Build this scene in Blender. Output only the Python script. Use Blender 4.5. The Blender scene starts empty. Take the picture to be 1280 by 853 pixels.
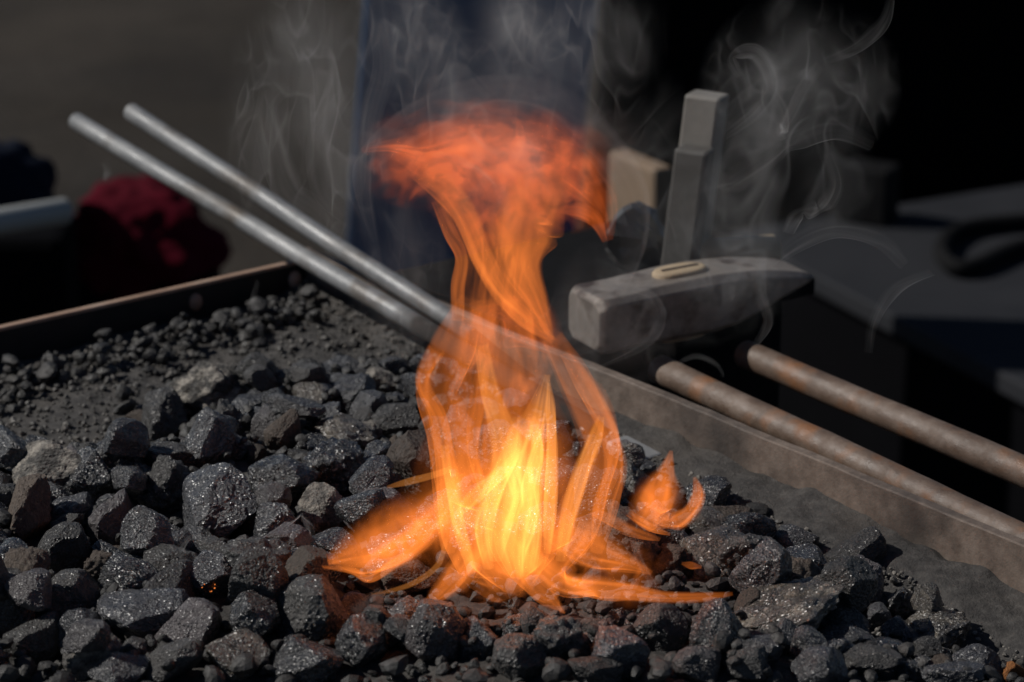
import bpy, bmesh, math, random
import numpy as np
from mathutils import Vector, Matrix, noise as mnoise

# ------------------------------------------------------------------ camera, sky, sun, exposure
sc = bpy.context.scene
TH, DIST, LENS = math.radians(20.0), 1.667, 100.0
CAM = np.array([0.0, -DIST * math.cos(TH), DIST * math.sin(TH)])
FWD = np.array([0.0, math.cos(TH), -math.sin(TH)])
RGT = np.array([1.0, 0.0, 0.0])
UPV = np.array([0.0, math.sin(TH), math.cos(TH)])
cd = bpy.data.cameras.new('camera'); cam = bpy.data.objects.new('camera', cd)
sc.collection.objects.link(cam); sc.camera = cam
cam.location = CAM; cam.rotation_euler = (math.pi / 2 - TH, 0, 0)
cd.lens = LENS; cd.sensor_width = 36; cd.clip_start = 0.05; cd.clip_end = 3000
cd.dof.use_dof = True; cd.dof.focus_distance = 1.33; cd.dof.aperture_fstop = 10.5; cd.dof.aperture_blades = 7

SUN_AZ = (-0.98, 0.10)            # plan direction towards the sun: from the left, a little beyond the fire
SUN_EL = math.radians(42)
wd = bpy.data.worlds.new('World'); sc.world = wd; wd.use_nodes = True
nt = wd.node_tree; bg = nt.nodes['Background']
sky = nt.nodes.new('ShaderNodeTexSky'); sky.sky_type = 'NISHITA'; sky.sun_disc = False
sky.sun_elevation = SUN_EL; sky.sun_rotation = math.atan2(SUN_AZ[0], SUN_AZ[1])
sky.altitude = 1200; sky.air_density = .8; sky.dust_density = .2
nt.links.new(sky.outputs[0], bg.inputs[0]); bg.inputs[1].default_value = 0.05
sl = bpy.data.lights.new('sun', 'SUN'); sl.energy = 5.0; sl.angle = math.radians(0.5); sl.color = (1.0, 0.955, 0.89)
sun = bpy.data.objects.new('sun', sl); sc.collection.objects.link(sun)
_s = Vector((SUN_AZ[0], SUN_AZ[1], 0)).normalized() * math.cos(SUN_EL) + Vector((0, 0, math.sin(SUN_EL)))
sun.rotation_euler = _s.to_track_quat('Z', 'Y').to_euler()
vs = sc.view_settings; vs.view_transform = 'Standard'; vs.look = 'None'; vs.gamma = 1.0; vs.use_curve_mapping = False
vs.exposure = -0.45
cy = sc.cycles
cy.use_denoising = True; cy.max_bounces = 5; cy.diffuse_bounces = 2; cy.glossy_bounces = 2
cy.transparent_max_bounces = 96; cy.volume_bounces = 0; cy.sample_clamp_indirect = 2.0; cy.sample_clamp_direct = 2.5
cy.caustics_reflective = False; cy.caustics_refractive = False

# ------------------------------------------------------------------ helpers
def ray(px, py):
    return FWD + RGT * ((px - 640) / 1280 * 36 / LENS) + UPV * ((426.5 - py) / 1280 * 36 / LENS)
def at(px, py, z=0.0):
    d = ray(px, py); return CAM + d * ((z - CAM[2]) / d[2])
def at_y(px, py, y):
    d = ray(px, py); return CAM + d * ((y - CAM[1]) / d[1])
def proj(p):
    q = np.asarray(p) - CAM; w = q @ FWD
    return 640 + (q @ RGT) / w * LENS / 36 * 1280, 426.5 - (q @ UPV) / w * LENS / 36 * 1280, w
COL = sc.collection
def empty(name, loc=(0, 0, 0)):
    o = bpy.data.objects.new(name, None); COL.objects.link(o); o.location = loc; o.empty_display_size = 0.02; return o
def tag(o, label=None, cat=None, group=None, kind=None):
    if label: o['label'] = label
    if cat: o['category'] = cat
    if group: o['group'] = group
    if kind: o['kind'] = kind
    return o
def mesh_obj(name, verts, faces, mat, parent=None, smooth=False):
    me = bpy.data.meshes.new(name); me.from_pydata([tuple(v) for v in verts], [], [tuple(f) for f in faces]); me.update()
    if smooth: me.shade_smooth()
    o = bpy.data.objects.new(name, me); COL.objects.link(o)
    if mat: me.materials.append(mat)
    if parent:
        o.parent = parent; o.matrix_parent_inverse = Matrix.Translation(-Vector(parent.location))
    return o
def bm_obj(name, bm, mat, parent=None, smooth=False):
    me = bpy.data.meshes.new(name); bm.normal_update(); bm.to_mesh(me); bm.free()
    if smooth: me.shade_smooth()
    o = bpy.data.objects.new(name, me); COL.objects.link(o); me.materials.append(mat)
    if parent:
        o.parent = parent; o.matrix_parent_inverse = Matrix.Translation(-Vector(parent.location))
    return o
def bevel(bm, w, seg=2):
    bmesh.ops.bevel(bm, geom=list(bm.edges), offset=w, segments=seg, affect='EDGES', profile=0.5, clamp_overlap=True)
def box_bm(c, ax, ay, az, hx, hy, hz):
    """box centred at c with half sizes along the three given unit axes"""
    bm = bmesh.new(); c = Vector(c); ax, ay, az = Vector(ax), Vector(ay), Vector(az)
    vs_ = [bm.verts.new(c + ax * (sx * hx) + ay * (sy * hy) + az * (sz * hz)) for sx in (-1, 1) for sy in (-1, 1) for sz in (-1, 1)]
    for f in ((0, 1, 3, 2), (4, 6, 7, 5), (0, 4, 5, 1), (2, 3, 7, 6), (0, 2, 6, 4), (1, 5, 7, 3)):
        bm.faces.new([vs_[i] for i in f])
    bmesh.ops.recalc_face_normals(bm, faces=bm.faces)
    return bm
def tube_bm(pts, rad, seg=20, round_end=True):
    """round bar swept along a list of points; rad a number or a list"""
    pts = [Vector(p) for p in pts]; n = len(pts)
    rad = [rad] * n if not hasattr(rad, '__len__') else list(rad)
    P, R = [], []
    if round_end:
        t = (pts[1] - pts[0]).normalized(); r = rad[0]
        P += [pts[0] - t * r * 0.30, pts[0] - t * r * 0.24, pts[0] - t * r * .1]; R += [r * 0.05, r * 0.72, r * .94]
    P += pts; R += rad
    if round_end:
        t = (pts[-1] - pts[-2]).normalized(); r = rad[-1]
        P += [pts[-1] + t * r * .1, pts[-1] + t * r * 0.24, pts[-1] + t * r * 0.30]; R += [r * .94, r * 0.72, r * 0.05]
    bm = bmesh.new(); rings = []; up = Vector((0, 0, 1))
    for i, p in enumerate(P):
        a = P[max(i - 1, 0)]; b = P[min(i + 1, len(P) - 1)]; t = (b - a).normalized()
        s = t.cross(up); s = s.normalized() if s.length > 1e-4 else Vector((1, 0, 0)); w = s.cross(t)
        rings.append([bm.verts.new(p + (s * math.cos(k * 2 * math.pi / seg) + w * math.sin(k * 2 * math.pi / seg)) * R[i]) for k in range(seg)])
    for A, B in zip(rings, rings[1:]):
        for k in range(seg): bm.faces.new((A[k], A[(k + 1) % seg], B[(k + 1) % seg], B[k]))
    bm.faces.new(rings[0][::-1]); bm.faces.new(rings[-1])
    bmesh.ops.recalc_face_normals(bm, faces=bm.faces)
    return bm

# ------------------------------------------------------------------ materials
def new_mat(name):
    m = bpy.data.materials.new(name); m.use_nodes = True; n = m.node_tree; n.nodes.clear()
    return m, n, lambda t: n.nodes.new(t), lambda a, b: n.links.new(a, b)
def ramp(N, stops):
    r = N('ShaderNodeValToRGB'); e = r.color_ramp.elements
    while len(e) > 1: e.remove(e[-1])
    for i, (p, c) in enumerate(stops):
        if i == 0: el = e[0]; el.position = p
        else: el = e.new(p)
        el.color = (*c, 1) if len(c) == 3 else c
    return r
def surf(name, cols, scale=8, rough=(0.5, 0.8), bump=0.3, bscale=40, bdist=0.002, metal=0.0, detail=8, coord='Object', spec=0.5, fine=None, second=None):
    """noise-driven principled surface; second = (colour, scale, lo, hi) patches over it"""
    m, n, N, L = new_mat(name)
    out = N('ShaderNodeOutputMaterial'); p = N('ShaderNodeBsdfPrincipled'); tc = N('ShaderNodeTexCoord')
    nz = N('ShaderNodeTexNoise'); nz.inputs['Scale'].default_value = scale; nz.inputs['Detail'].default_value = detail; nz.inputs['Roughness'].default_value = .65
    L(tc.outputs[coord], nz.inputs['Vector'])
    k = len(cols); r = ramp(N, [(0.25 + 0.5 * i / max(k - 1, 1), c) for i, c in enumerate(cols)])
    L(nz.outputs['Fac'], r.inputs[0]); col = r.outputs[0]
    if second:
        c2, s2, lo, hi = second
        n2 = N('ShaderNodeTexNoise'); n2.inputs['Scale'].default_value = s2; n2.inputs['Detail'].default_value = 6; L(tc.outputs[coord], n2.inputs['Vector'])
        mr = N('ShaderNodeMapRange'); mr.inputs['From Min'].default_value = lo; mr.inputs['From Max'].default_value = hi; L(n2.outputs['Fac'], mr.inputs['Value'])
        mx = N('ShaderNodeMix'); mx.data_type = 'RGBA'; L(mr.outputs[0], mx.inputs['Factor']); L(col, mx.inputs['A']); mx.inputs['B'].default_value = (*c2, 1); col = mx.outputs['Result']
    L(col, p.inputs['Base Color'])
    rr = N('ShaderNodeMapRange'); rr.inputs['From Min'].default_value = .3; rr.inputs['From Max'].default_value = .7
    rr.inputs['To Min'].default_value = rough[0]; rr.inputs['To Max'].default_value = rough[1]
    nr = N('ShaderNodeTexNoise'); nr.inputs['Scale'].default_value = scale * 2.3; nr.inputs['Detail'].default_value = 5; L(tc.outputs[coord], nr.inputs['Vector'])
    L(nr.outputs['Fac'], rr.inputs['Value']); L(rr.outputs[0], p.inputs['Roughness'])
    p.inputs['Metallic'].default_value = metal; p.inputs['Specular IOR Level'].default_value = spec
    nb = N('ShaderNodeTexNoise'); nb.inputs['Scale'].default_value = bscale; nb.inputs['Detail'].default_value = 8; nb.inputs['Roughness'].default_value = .7; L(tc.outputs[coord], nb.inputs['Vector'])
    b = N('ShaderNodeBump'); b.inputs['Strength'].default_value = bump; b.inputs['Distance'].default_value = bdist; L(nb.outputs['Fac'], b.inputs['Height'])
    L(b.outputs[0], p.inputs['Normal']); L(p.outputs[0], out.inputs['Surface'])
    return m
def coal_mat(name, dark, mid, light, rough, crust=None, spec=.5, glint=.5, coat=0.):
    m, n, N, L = new_mat(name)
    out = N('ShaderNodeOutputMaterial'); p = N('ShaderNodeBsdfPrincipled'); tc = N('ShaderNodeTexCoord'); oi = N('ShaderNodeObjectInfo')
    add = N('ShaderNodeVectorMath'); add.operation = 'MULTIPLY_ADD'; cmb = N('ShaderNodeCombineXYZ')
    for i in range(3): L(oi.outputs['Random'], cmb.inputs[i])
    L(cmb.outputs[0], add.inputs[0]); add.inputs[1].default_value = (37, 19, 53); L(tc.outputs['Object'], add.inputs[2])
    V = add.outputs[0]
    def nz(s, d=8, ro=.65):
        x = N('ShaderNodeTexNoise'); x.inputs['Scale'].default_value = s; x.inputs['Detail'].default_value = d; x.inputs['Roughness'].default_value = ro; L(V, x.inputs['Vector']); return x.outputs['Fac']
    base = ramp(N, [(.34, dark), (.52, mid), (.68, light)]); L(nz(5.5, 12, .78), base.inputs[0]); col = base.outputs[0]
    # each lump its own lightness
    hs = N('ShaderNodeHueSaturation'); mv = N('ShaderNodeMapRange'); mv.inputs['To Min'].default_value = .65; mv.inputs['To Max'].default_value = 1.7
    L(oi.outputs['Random'], mv.inputs['Value']); L(mv.outputs[0], hs.inputs['Value']); L(col, hs.inputs['Color']); col = hs.outputs[0]
    if crust:
        c2, lo, hi = crust
        mr = N('ShaderNodeMapRange'); mr.inputs['From Min'].default_value = lo; mr.inputs['From Max'].default_value = hi; L(nz(1.7, 9, .7), mr.inputs['Value'])
        mx = N('ShaderNodeMix'); mx.data_type = 'RGBA'; L(mr.outputs[0], mx.inputs['Factor']); L(col, mx.inputs['A']); mx.inputs['B'].default_value = (*c2, 1); col = mx.outputs['Result']
    L(col, p.inputs['Base Color'])
    rr = N('ShaderNodeMapRange'); rr.inputs['From Min'].default_value = .35; rr.inputs['From Max'].default_value = .65
    rr.inputs['To Min'].default_value = rough[0]; rr.inputs['To Max'].default_value = rough[1]; L(nz(4.5, 6), rr.inputs['Value']); L(rr.outputs[0], p.inputs['Roughness'])
    p.inputs['Specular IOR Level'].default_value = spec; p.inputs['Coat Roughness'].default_value = .25; p.inputs['Coat IOR'].default_value = 1.7
    vo = N('ShaderNodeTexVoronoi'); vo.inputs['Scale'].default_value = 9; L(V, vo.inputs['Vector'])
    v2 = N('ShaderNodeTexVoronoi'); v2.inputs['Scale'].default_value = 26; L(V, v2.inputs['Vector'])
    b0 = N('ShaderNodeBump'); b0.inputs['Strength'].default_value = .6; b0.inputs['Distance'].default_value = .0016; L(vo.outputs['Distance'], b0.inputs['Height'])
    b1 = N('ShaderNodeBump'); b1.inputs['Strength'].default_value = glint; b1.inputs['Distance'].default_value = .0009; L(v2.outputs['Distance'], b1.inputs['Height']); L(b0.outputs[0], b1.inputs['Normal'])
    b2 = N('ShaderNodeBump'); b2.inputs['Strength'].default_value = .8; b2.inputs['Distance'].default_value = .0014; L(nz(14, 10, .75), b2.inputs['Height']); L(b1.outputs[0], b2.inputs['Normal'])
    L(b2.outputs[0], p.inputs['Normal']); 
    vs_ = N('ShaderNodeTexVoronoi'); vs_.inputs['Scale'].default_value = 20; L(V, vs_.inputs['Vector'])      # small fracture faces, each tilted its own way
    sb = N('ShaderNodeVectorMath'); sb.operation = 'SUBTRACT'; L(vs_.outputs['Color'], sb.inputs[0]); sb.inputs[1].default_value = (.5, .5, .5)
    sc2 = N('ShaderNodeVectorMath'); sc2.operation = 'SCALE'; L(sb.outputs[0], sc2.inputs[0]); sc2.inputs['Scale'].default_value = 1.15
    av = N('ShaderNodeVectorMath'); av.operation = 'ADD'; L(sc2.outputs[0], av.inputs[0]); L(b0.outputs[0], av.inputs[1])
    nm = N('ShaderNodeVectorMath'); nm.operation = 'NORMALIZE'; L(av.outputs[0], nm.inputs[0]); L(nm.outputs[0], p.inputs['Coat Normal'])
    cw = N('ShaderNodeMapRange'); cw.inputs['From Min'].default_value = .36; cw.inputs['From Max'].default_value = .54; cw.inputs['To Max'].default_value = coat; L(nz(2.6, 4), cw.inputs['Value']); L(cw.outputs[0], p.inputs['Coat Weight']); L(p.outputs[0], out.inputs['Surface'])
    return m
def vol_emit(name, col, k):
    m, n, N, L = new_mat(name); out = N('ShaderNodeOutputMaterial'); e = N('ShaderNodeEmission')
    e.inputs[0].default_value = (*col, 1); e.inputs[1].default_value = k; L(e.outputs[0], out.inputs['Volume']); return m
def vol_smoke(name, col, dens, aniso=0.2):
    m, n, N, L = new_mat(name); out = N('ShaderNodeOutputMaterial'); e = N('ShaderNodeVolumeScatter')
    e.inputs['Color'].default_value = (*col, 1); e.inputs['Density'].default_value = dens; e.inputs['Anisotropy'].default_value = aniso
    L(e.outputs[0], out.inputs['Volume']); return m

M = {}
M['soil'] = surf('soil', [(.014, .011, .009), (.027, .022, .017), (.050, .041, .033)], scale=1.6, rough=(.8, 1), bump=.6, bscale=25, bdist=.02, spec=.2)
M['fines'] = surf('coal_fines', [(.024, .023, .023), (.052, .049, .047), (.095, .089, .083)], scale=170, rough=(.6, .95), bump=.9, bscale=420, bdist=.0016, spec=.35,
                  second=((.075, .066, .058), 14, .50, .75))
M['rim'] = surf('rusty_flat_steel', [(.075, .057, .046), (.145, .113, .092), (.22, .178, .148)], scale=95, rough=(.45, .8), bump=.5, bscale=420, bdist=.0008, spec=.45,
                second=((.045, .038, .034), 13, .50, .68))
M['backsteel'] = surf('shade_black_sheet_steel', [(.006, .006, .006), (.012, .011, .010)], scale=14, rough=(.6, .9), bump=.3, bscale=200, bdist=.0008)  # near-black colour stands in for the shade on the panel's inner face
M['edge'] = surf('rusty_sheet_edge', [(.20, .11, .07), (.33, .22, .16), (.42, .33, .27)], scale=30, rough=(.5, .8), bump=.3, bscale=250, bdist=.0006)
M['silver'] = surf('bright_steel_rod', [(.20, .21, .22), (.30, .31, .32), (.42, .42, .42)], scale=16, rough=(.36, .6), bump=.25, bscale=300, bdist=.0006, metal=.55, second=((.16, .14, .12), 24, .58, .75))
def rod_mat():
    m = surf('steel_rod_dark_end', [(.11, .115, .12), (.20, .205, .21), (.33, .33, .33)], scale=22, rough=(.34, .62), bump=.5, bscale=240, bdist=.0010, metal=.15, second=((.10, .085, .07), 30, .52, .70))
    n = m.node_tree; N, L = n.nodes.new, n.links.new
    p = [x for x in n.nodes if x.type == 'BSDF_PRINCIPLED'][0]; src = p.inputs['Base Color'].links[0].from_socket
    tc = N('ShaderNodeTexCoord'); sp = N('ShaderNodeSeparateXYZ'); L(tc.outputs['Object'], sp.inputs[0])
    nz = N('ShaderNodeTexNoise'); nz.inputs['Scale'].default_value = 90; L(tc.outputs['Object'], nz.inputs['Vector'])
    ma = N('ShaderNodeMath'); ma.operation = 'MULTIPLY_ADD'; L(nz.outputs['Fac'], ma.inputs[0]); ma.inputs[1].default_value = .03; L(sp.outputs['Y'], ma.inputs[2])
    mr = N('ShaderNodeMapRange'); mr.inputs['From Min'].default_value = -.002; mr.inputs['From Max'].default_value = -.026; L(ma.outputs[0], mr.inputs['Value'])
    mx = N('ShaderNodeMix'); mx.data_type = 'RGBA'; L(mr.outputs[0], mx.inputs['Factor']); L(src, mx.inputs['A']); mx.inputs['B'].default_value = (.022, .018, .016, 1)   # fire-scale dark painted on the hot end where flame and haze hide it
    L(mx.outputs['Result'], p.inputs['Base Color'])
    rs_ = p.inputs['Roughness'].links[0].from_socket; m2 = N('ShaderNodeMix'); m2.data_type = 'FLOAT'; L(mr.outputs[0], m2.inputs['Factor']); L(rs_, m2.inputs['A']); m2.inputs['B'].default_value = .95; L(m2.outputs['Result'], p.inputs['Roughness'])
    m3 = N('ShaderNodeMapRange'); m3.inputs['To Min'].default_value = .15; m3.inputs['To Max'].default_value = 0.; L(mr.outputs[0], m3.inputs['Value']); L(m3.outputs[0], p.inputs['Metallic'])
    return m
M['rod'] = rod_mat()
M['rustbar'] = surf('rusty_round_bar', [(.065, .040, .026), (.115, .078, .056), (.19, .145, .115)], scale=60, rough=(.4, .7), bump=.6, bscale=420, bdist=.0008, second=((.19, .085, .035), 48, .52, .70), spec=.6)
M['hammer'] = surf('dark_worn_steel', [(.15, .13, .112), (.24, .21, .185), (.36, .32, .285)], scale=28, rough=(.32, .6), bump=.3, bscale=170, bdist=.0012, metal=.35, second=((.07, .05, .04), 55, .50, .66))
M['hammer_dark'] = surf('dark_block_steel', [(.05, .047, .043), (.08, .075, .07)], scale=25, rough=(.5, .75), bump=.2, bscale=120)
M['wood'] = surf('pale_ash_wood', [(.30, .22, .14), (.42, .33, .22)], scale=60, rough=(.6, .8), bump=.3, bscale=200)
M['darkwood'] = surf('dark_wedge', [(.05, .035, .025), (.08, .06, .045)], scale=60)
M['black'] = surf('blackened_iron', [(.005, .005, .0055), (.010, .010, .0105)], scale=20, rough=(.7, .95), bump=.2, bscale=100, spec=.08)
M['nearblack'] = surf('black_sheet', [(.0015, .0015, .002), (.003, .003, .004)], scale=4, rough=(.9, 1), bump=.2, bscale=60, spec=.05)
M['bluecloth'] = surf('blue_denim_cloth', [(.040, .085, .175), (.060, .12, .24)], scale=5, rough=(.85, 1), bump=.3, bscale=200, spec=.1)
M['navycloth'] = surf('navy_cloth', [(.004, .007, .016), (.008, .012, .024)], scale=5, rough=(.85, 1), bump=.3, bscale=100, spec=.1)
M['redcloth'] = surf('crimson_cloth', [(.045, .001, .005), (.075, .0025, .010)], scale=5, rough=(.85, 1), bump=.3, bscale=100, spec=.1)
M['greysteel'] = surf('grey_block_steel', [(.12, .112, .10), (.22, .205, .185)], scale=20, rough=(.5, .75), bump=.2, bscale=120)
M['table'] = surf('slate_grey_table', [(.011, .012, .015), (.018, .019, .023)], scale=4, rough=(.6, .85), bump=.2, bscale=60, spec=.3)
M['pipe'] = surf('pale_grey_pipe', [(.28, .29, .285), (.36, .37, .36)], scale=12, rough=(.5, .7), bump=.1)
M['tan'] = surf('tan_board', [(.15, .10, .065), (.21, .15, .10)], scale=9, rough=(.7, .9), bump=.2)
M['c_matte'] = coal_mat('matte_coal', (.018, .018, .018), (.040, .038, .037), (.080, .075, .070), (.34, .68), glint=.5, coat=.4)
M['c_gloss'] = coal_mat('glossy_coal', (.010, .010, .012), (.026, .026, .028), (.060, .060, .063), (.12, .38), glint=1.0, spec=.9, coat=1.)
M['c_brown'] = coal_mat('brown_coal', (.028, .021, .017), (.060, .045, .035), (.10, .078, .060), (.5, .85), glint=.3)
M['c_blue'] = coal_mat('blue_black_coal', (.014, .015, .018), (.032, .033, .038), (.075, .077, .083), (.22, .5), glint=.8, spec=.8, coat=.8)
M['c_ash'] = coal_mat('ash_crusted_coal', (.03, .028, .026), (.07, .066, .061), (.14, .13, .12), (.5, .9), crust=((.33, .30, .26), .46, .60), glint=.4)
M['c_cinder'] = coal_mat('clinker', (.016, .014, .012), (.055, .046, .036), (.15, .125, .095), (.18, .55), crust=((.22, .19, .15), .50, .62), glint=1.0, spec=.8, coat=1.)
M['c_rust'] = coal_mat('rust_orange_lump', (.12, .045, .012), (.32, .12, .03), (.42, .20, .07), (.6, .9))
M['c_plum'] = coal_mat('plum_grey_coal', (.035, .029, .030), (.068, .058, .060), (.11, .098, .098), (.32, .6), glint=.7, spec=.7, coat=.55)

# ------------------------------------------------------------------ the setting: ground and forge tray
def ground():
    g = mesh_obj('ground', [(-400, -60, -.80), (400, -60, -.80), (400, 900, -.80), (-400, 900, -.80)], [(0, 1, 2, 3)], M['soil'])
    tag(g, 'dark brown earth ground behind the forge', kind='structure')
ground()

K = np.array([-.1256, .0875])                         # inner back corner of the tray
rd = np.array([.638, -.770]); rd /= np.linalg.norm(rd)    # along the right-hand rim
bd = np.array([-.802, -.597]); bd /= np.linalg.norm(bd)   # along the back panel
Lr, Lb = .95, .85
RIM_H = .027
def plan(a, b): return K + rd * a + bd * b            # tray coordinates to plan
def v3(p, z): return Vector((p[0], p[1], z))

hearth = tag(empty('forge_hearth', (*plan(.45, .42), -.06)), 'steel forge tray with low rusty rim holding the coal fire', 'forge')
nr_ = Vector((-bd[0], -bd[1], 0))                      # outward from the right rim
nb_ = Vector((-rd[0], -rd[1], 0))                      # outward from the back panel
R3, B3, Z3 = Vector((*rd, 0)), Vector((*bd, 0)), Vector((0, 0, 1))
bm = box_bm(v3(plan(Lr / 2, -.003), (RIM_H - .06) / 2), R3, nr_, Z3, Lr / 2 + .006, .003, (RIM_H + .06) / 2)
bevel(bm, .0007)
bmesh.ops.subdivide_edges(bm, edges=[e for e in bm.edges if e.calc_length() > .5], cuts=90)
for v in bm.verts:
    v.co += nr_ * (.0011 * mnoise.noise(v.co * 16)) + Vector((0, 0, 1)) * ((.0008 * mnoise.noise(v.co * 22) + .0004 * mnoise.noise(v.co * 90)) if v.co.z > .01 else 0)
o = bm_obj('rim_bar', bm, M['rim'], hearth); o['label'] = 'rusty grey flat steel rim bar'
bm = box_bm(v3(plan(-.0025, Lb / 2), (.019 - .06) / 2), B3, nb_, Z3, Lb / 2, .0016, (.019 + .06) / 2)
bevel(bm, .0004); bp = bm_obj('back_panel', bm, M['backsteel'], hearth); bp['label'] = 'black back panel with its shade painted in'
bm = box_bm(v3(plan(-.0025, Lb / 2 + .001), .0202), B3, nb_, Z3, Lb / 2, .0023, .0011)
bevel(bm, .0004); bm_obj('rusty_edge', bm, M['edge'], hearth)
bm = box_bm(v3(plan(Lr / 2, Lb / 2), -.062), R3, B3, Z3, Lr / 2 + .008, Lb / 2 + .004, .003); bm_obj('tray_floor', bm, M['black'], hearth)
for (a, b) in ((.02, Lb - .03), (Lr - .03, .03), (Lr - .03, Lb - .03), (.03, .03)):
    bm = box_bm(v3(plan(a, b), -.4315), R3, B3, Z3, .02, .02, .3665); bm_obj('leg', bm, M['black'], hearth)
for px, py in ((235, 373), (361, 346)):
    p = at(px, py, .010); a = (p[:2] - K) @ bd
    q = plan(-.0005, a)
    bm = bmesh.new(); bmesh.ops.create_uvsphere(bm, u_segments=16, v_segments=10, radius=.0045)
    for v in bm.verts:
        l = v.co.copy(); v.co = v3(q, .010) + B3 * l.x + Vector(Z3) * l.y * 1.25 - nb_ * (l.z * .8)
    bmesh.ops.recalc_face_normals(bm, faces=bm.faces); bm_obj('rivet', bm, M['edge'], hearth, True)

# ------------------------------------------------------------------ heap shape
HEAP = [at(x, y)[:2] for x, y in ((-260, 670), (0, 612), (150, 575), (195, 530), (300, 492), (470, 475), (560, 492), (690, 565), (800, 605), (870, 660), (960, 700), (1060, 738), (1160, 782), (1250, 825), (1420, 900))]
HEAP += [np.array([.5, -.75]), np.array([-.5, -.75])]
HEAP = np.array(HEAP)
def heap_sd(x, y):
    """signed distance to the heap outline (positive inside), vectorised"""
    x, y = np.asarray(x, float), np.asarray(y, float)
    d = np.full(x.shape, 9.0); ins = np.zeros(x.shape, bool)
    for i in range(len(HEAP)):
        a, b = HEAP[i], HEAP[(i + 1) % len(HEAP)]; e = b - a
        t = np.clip(((x - a[0]) * e[0] + (y - a[1]) * e[1]) / (e @ e), 0, 1)
        d = np.minimum(d, np.hypot(x - a[0] - t * e[0], y - a[1] - t * e[1]))
        with np.errstate(divide='ignore', invalid='ignore'):
            c = ((a[1] > y) != (b[1] > y)) & (x < e[0] * (y - a[1]) / (e[1] if abs(e[1]) > 1e-12 else 1e-12) + a[0])
        ins ^= c
    return np.where(ins, d, -d)
def fbm(x, y, seed=0, f=1.0, octv=4):
    rs = np.random.RandomState(seed); s = np.zeros(np.shape(x)); amp = 1.0
    for k in range(octv):
        for j in range(3):
            a = rs.uniform(0, 2 * math.pi); ph = rs.uniform(0, 6.28); s = s + amp / 3 * np.sin(f * (np.cos(a) * x + np.sin(a) * y) + ph + .7 * np.sin(f * .6 * (np.sin(a) * x - np.cos(a) * y) + ph))
        f *= 2.03; amp *= .55
    return s
def mound(x, y):
    sd = heap_sd(x, y); t = np.clip((sd + .012) / .085, 0, 1); t = t * t * (3 - 2 * t)
    h = .017 * t + .006 * t * fbm(x, y, 5, 38, 2)
    # the fire pot under the flame lies a little lower; the heap dips towards the right front
    h = h - .010 * np.exp(-(((x - .055) / .05) ** 2 + ((y + .31) / .045) ** 2))
    h = h - .016 * np.exp(-(((x - .20) / .06) ** 2 + ((y + .42) / .06) ** 2))
    B_ = np.clip((x - K[0]) * bd[0] + (y - K[1]) * bd[1], 0, None)      # dust banked up against the rim
    return h + .0022 * fbm(x, y, 9, 60, 3) + .0065 * np.exp(-B_ / .022)
GN = 420; _gx, _gy = np.meshgrid(np.linspace(-.42, .42, GN), np.linspace(-.66, .18, GN), indexing='ij')
_GS, _GM = heap_sd(_gx, _gy).tolist(), mound(_gx, _gy).tolist()
def look(G, x, y):
    a = min(max((x + .42) / .84 * (GN - 1), 0), GN - 1.001); b = min(max((y + .66) / .84 * (GN - 1), 0), GN - 1.001); i, j = int(a), int(b); a -= i; b -= j
    return (G[i][j] * (1 - a) + G[i + 1][j] * a) * (1 - b) + (G[i][j + 1] * (1 - a) + G[i + 1][j + 1] * a) * b
def hq(x, y): return look(_GS, x, y)          # quick looked-up versions for single points
def mq(x, y): return look(_GM, x, y)
def fines():
    n = 330; A, B = np.meshgrid(np.linspace(0.0, Lr, n), np.linspace(0.0, Lb, n), indexing='ij')
    X = K[0] + rd[0] * A + bd[0] * B; Y = K[1] + rd[1] * A + bd[1] * B
    Z = mound(X, Y) + .0009 * fbm(X, Y, 3, 330, 3)
    # swept up a touch against the rim
    Z += .003 * np.exp(-B / .012) * fbm(X, Y, 21, 90, 3)
    idx = np.arange(n * n).reshape(n, n)
    F = np.stack([idx[:-1, :-1], idx[1:, :-1], idx[1:, 1:], idx[:-1, 1:]], -1).reshape(-1, 4)
    o = mesh_obj('coal_fines', np.stack([X, Y, Z], -1).reshape(-1, 3), F.tolist(), M['fines'], None, True)
    tag(o, 'grey bed of fine coal dust and ash', kind='stuff')
fines()

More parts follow.
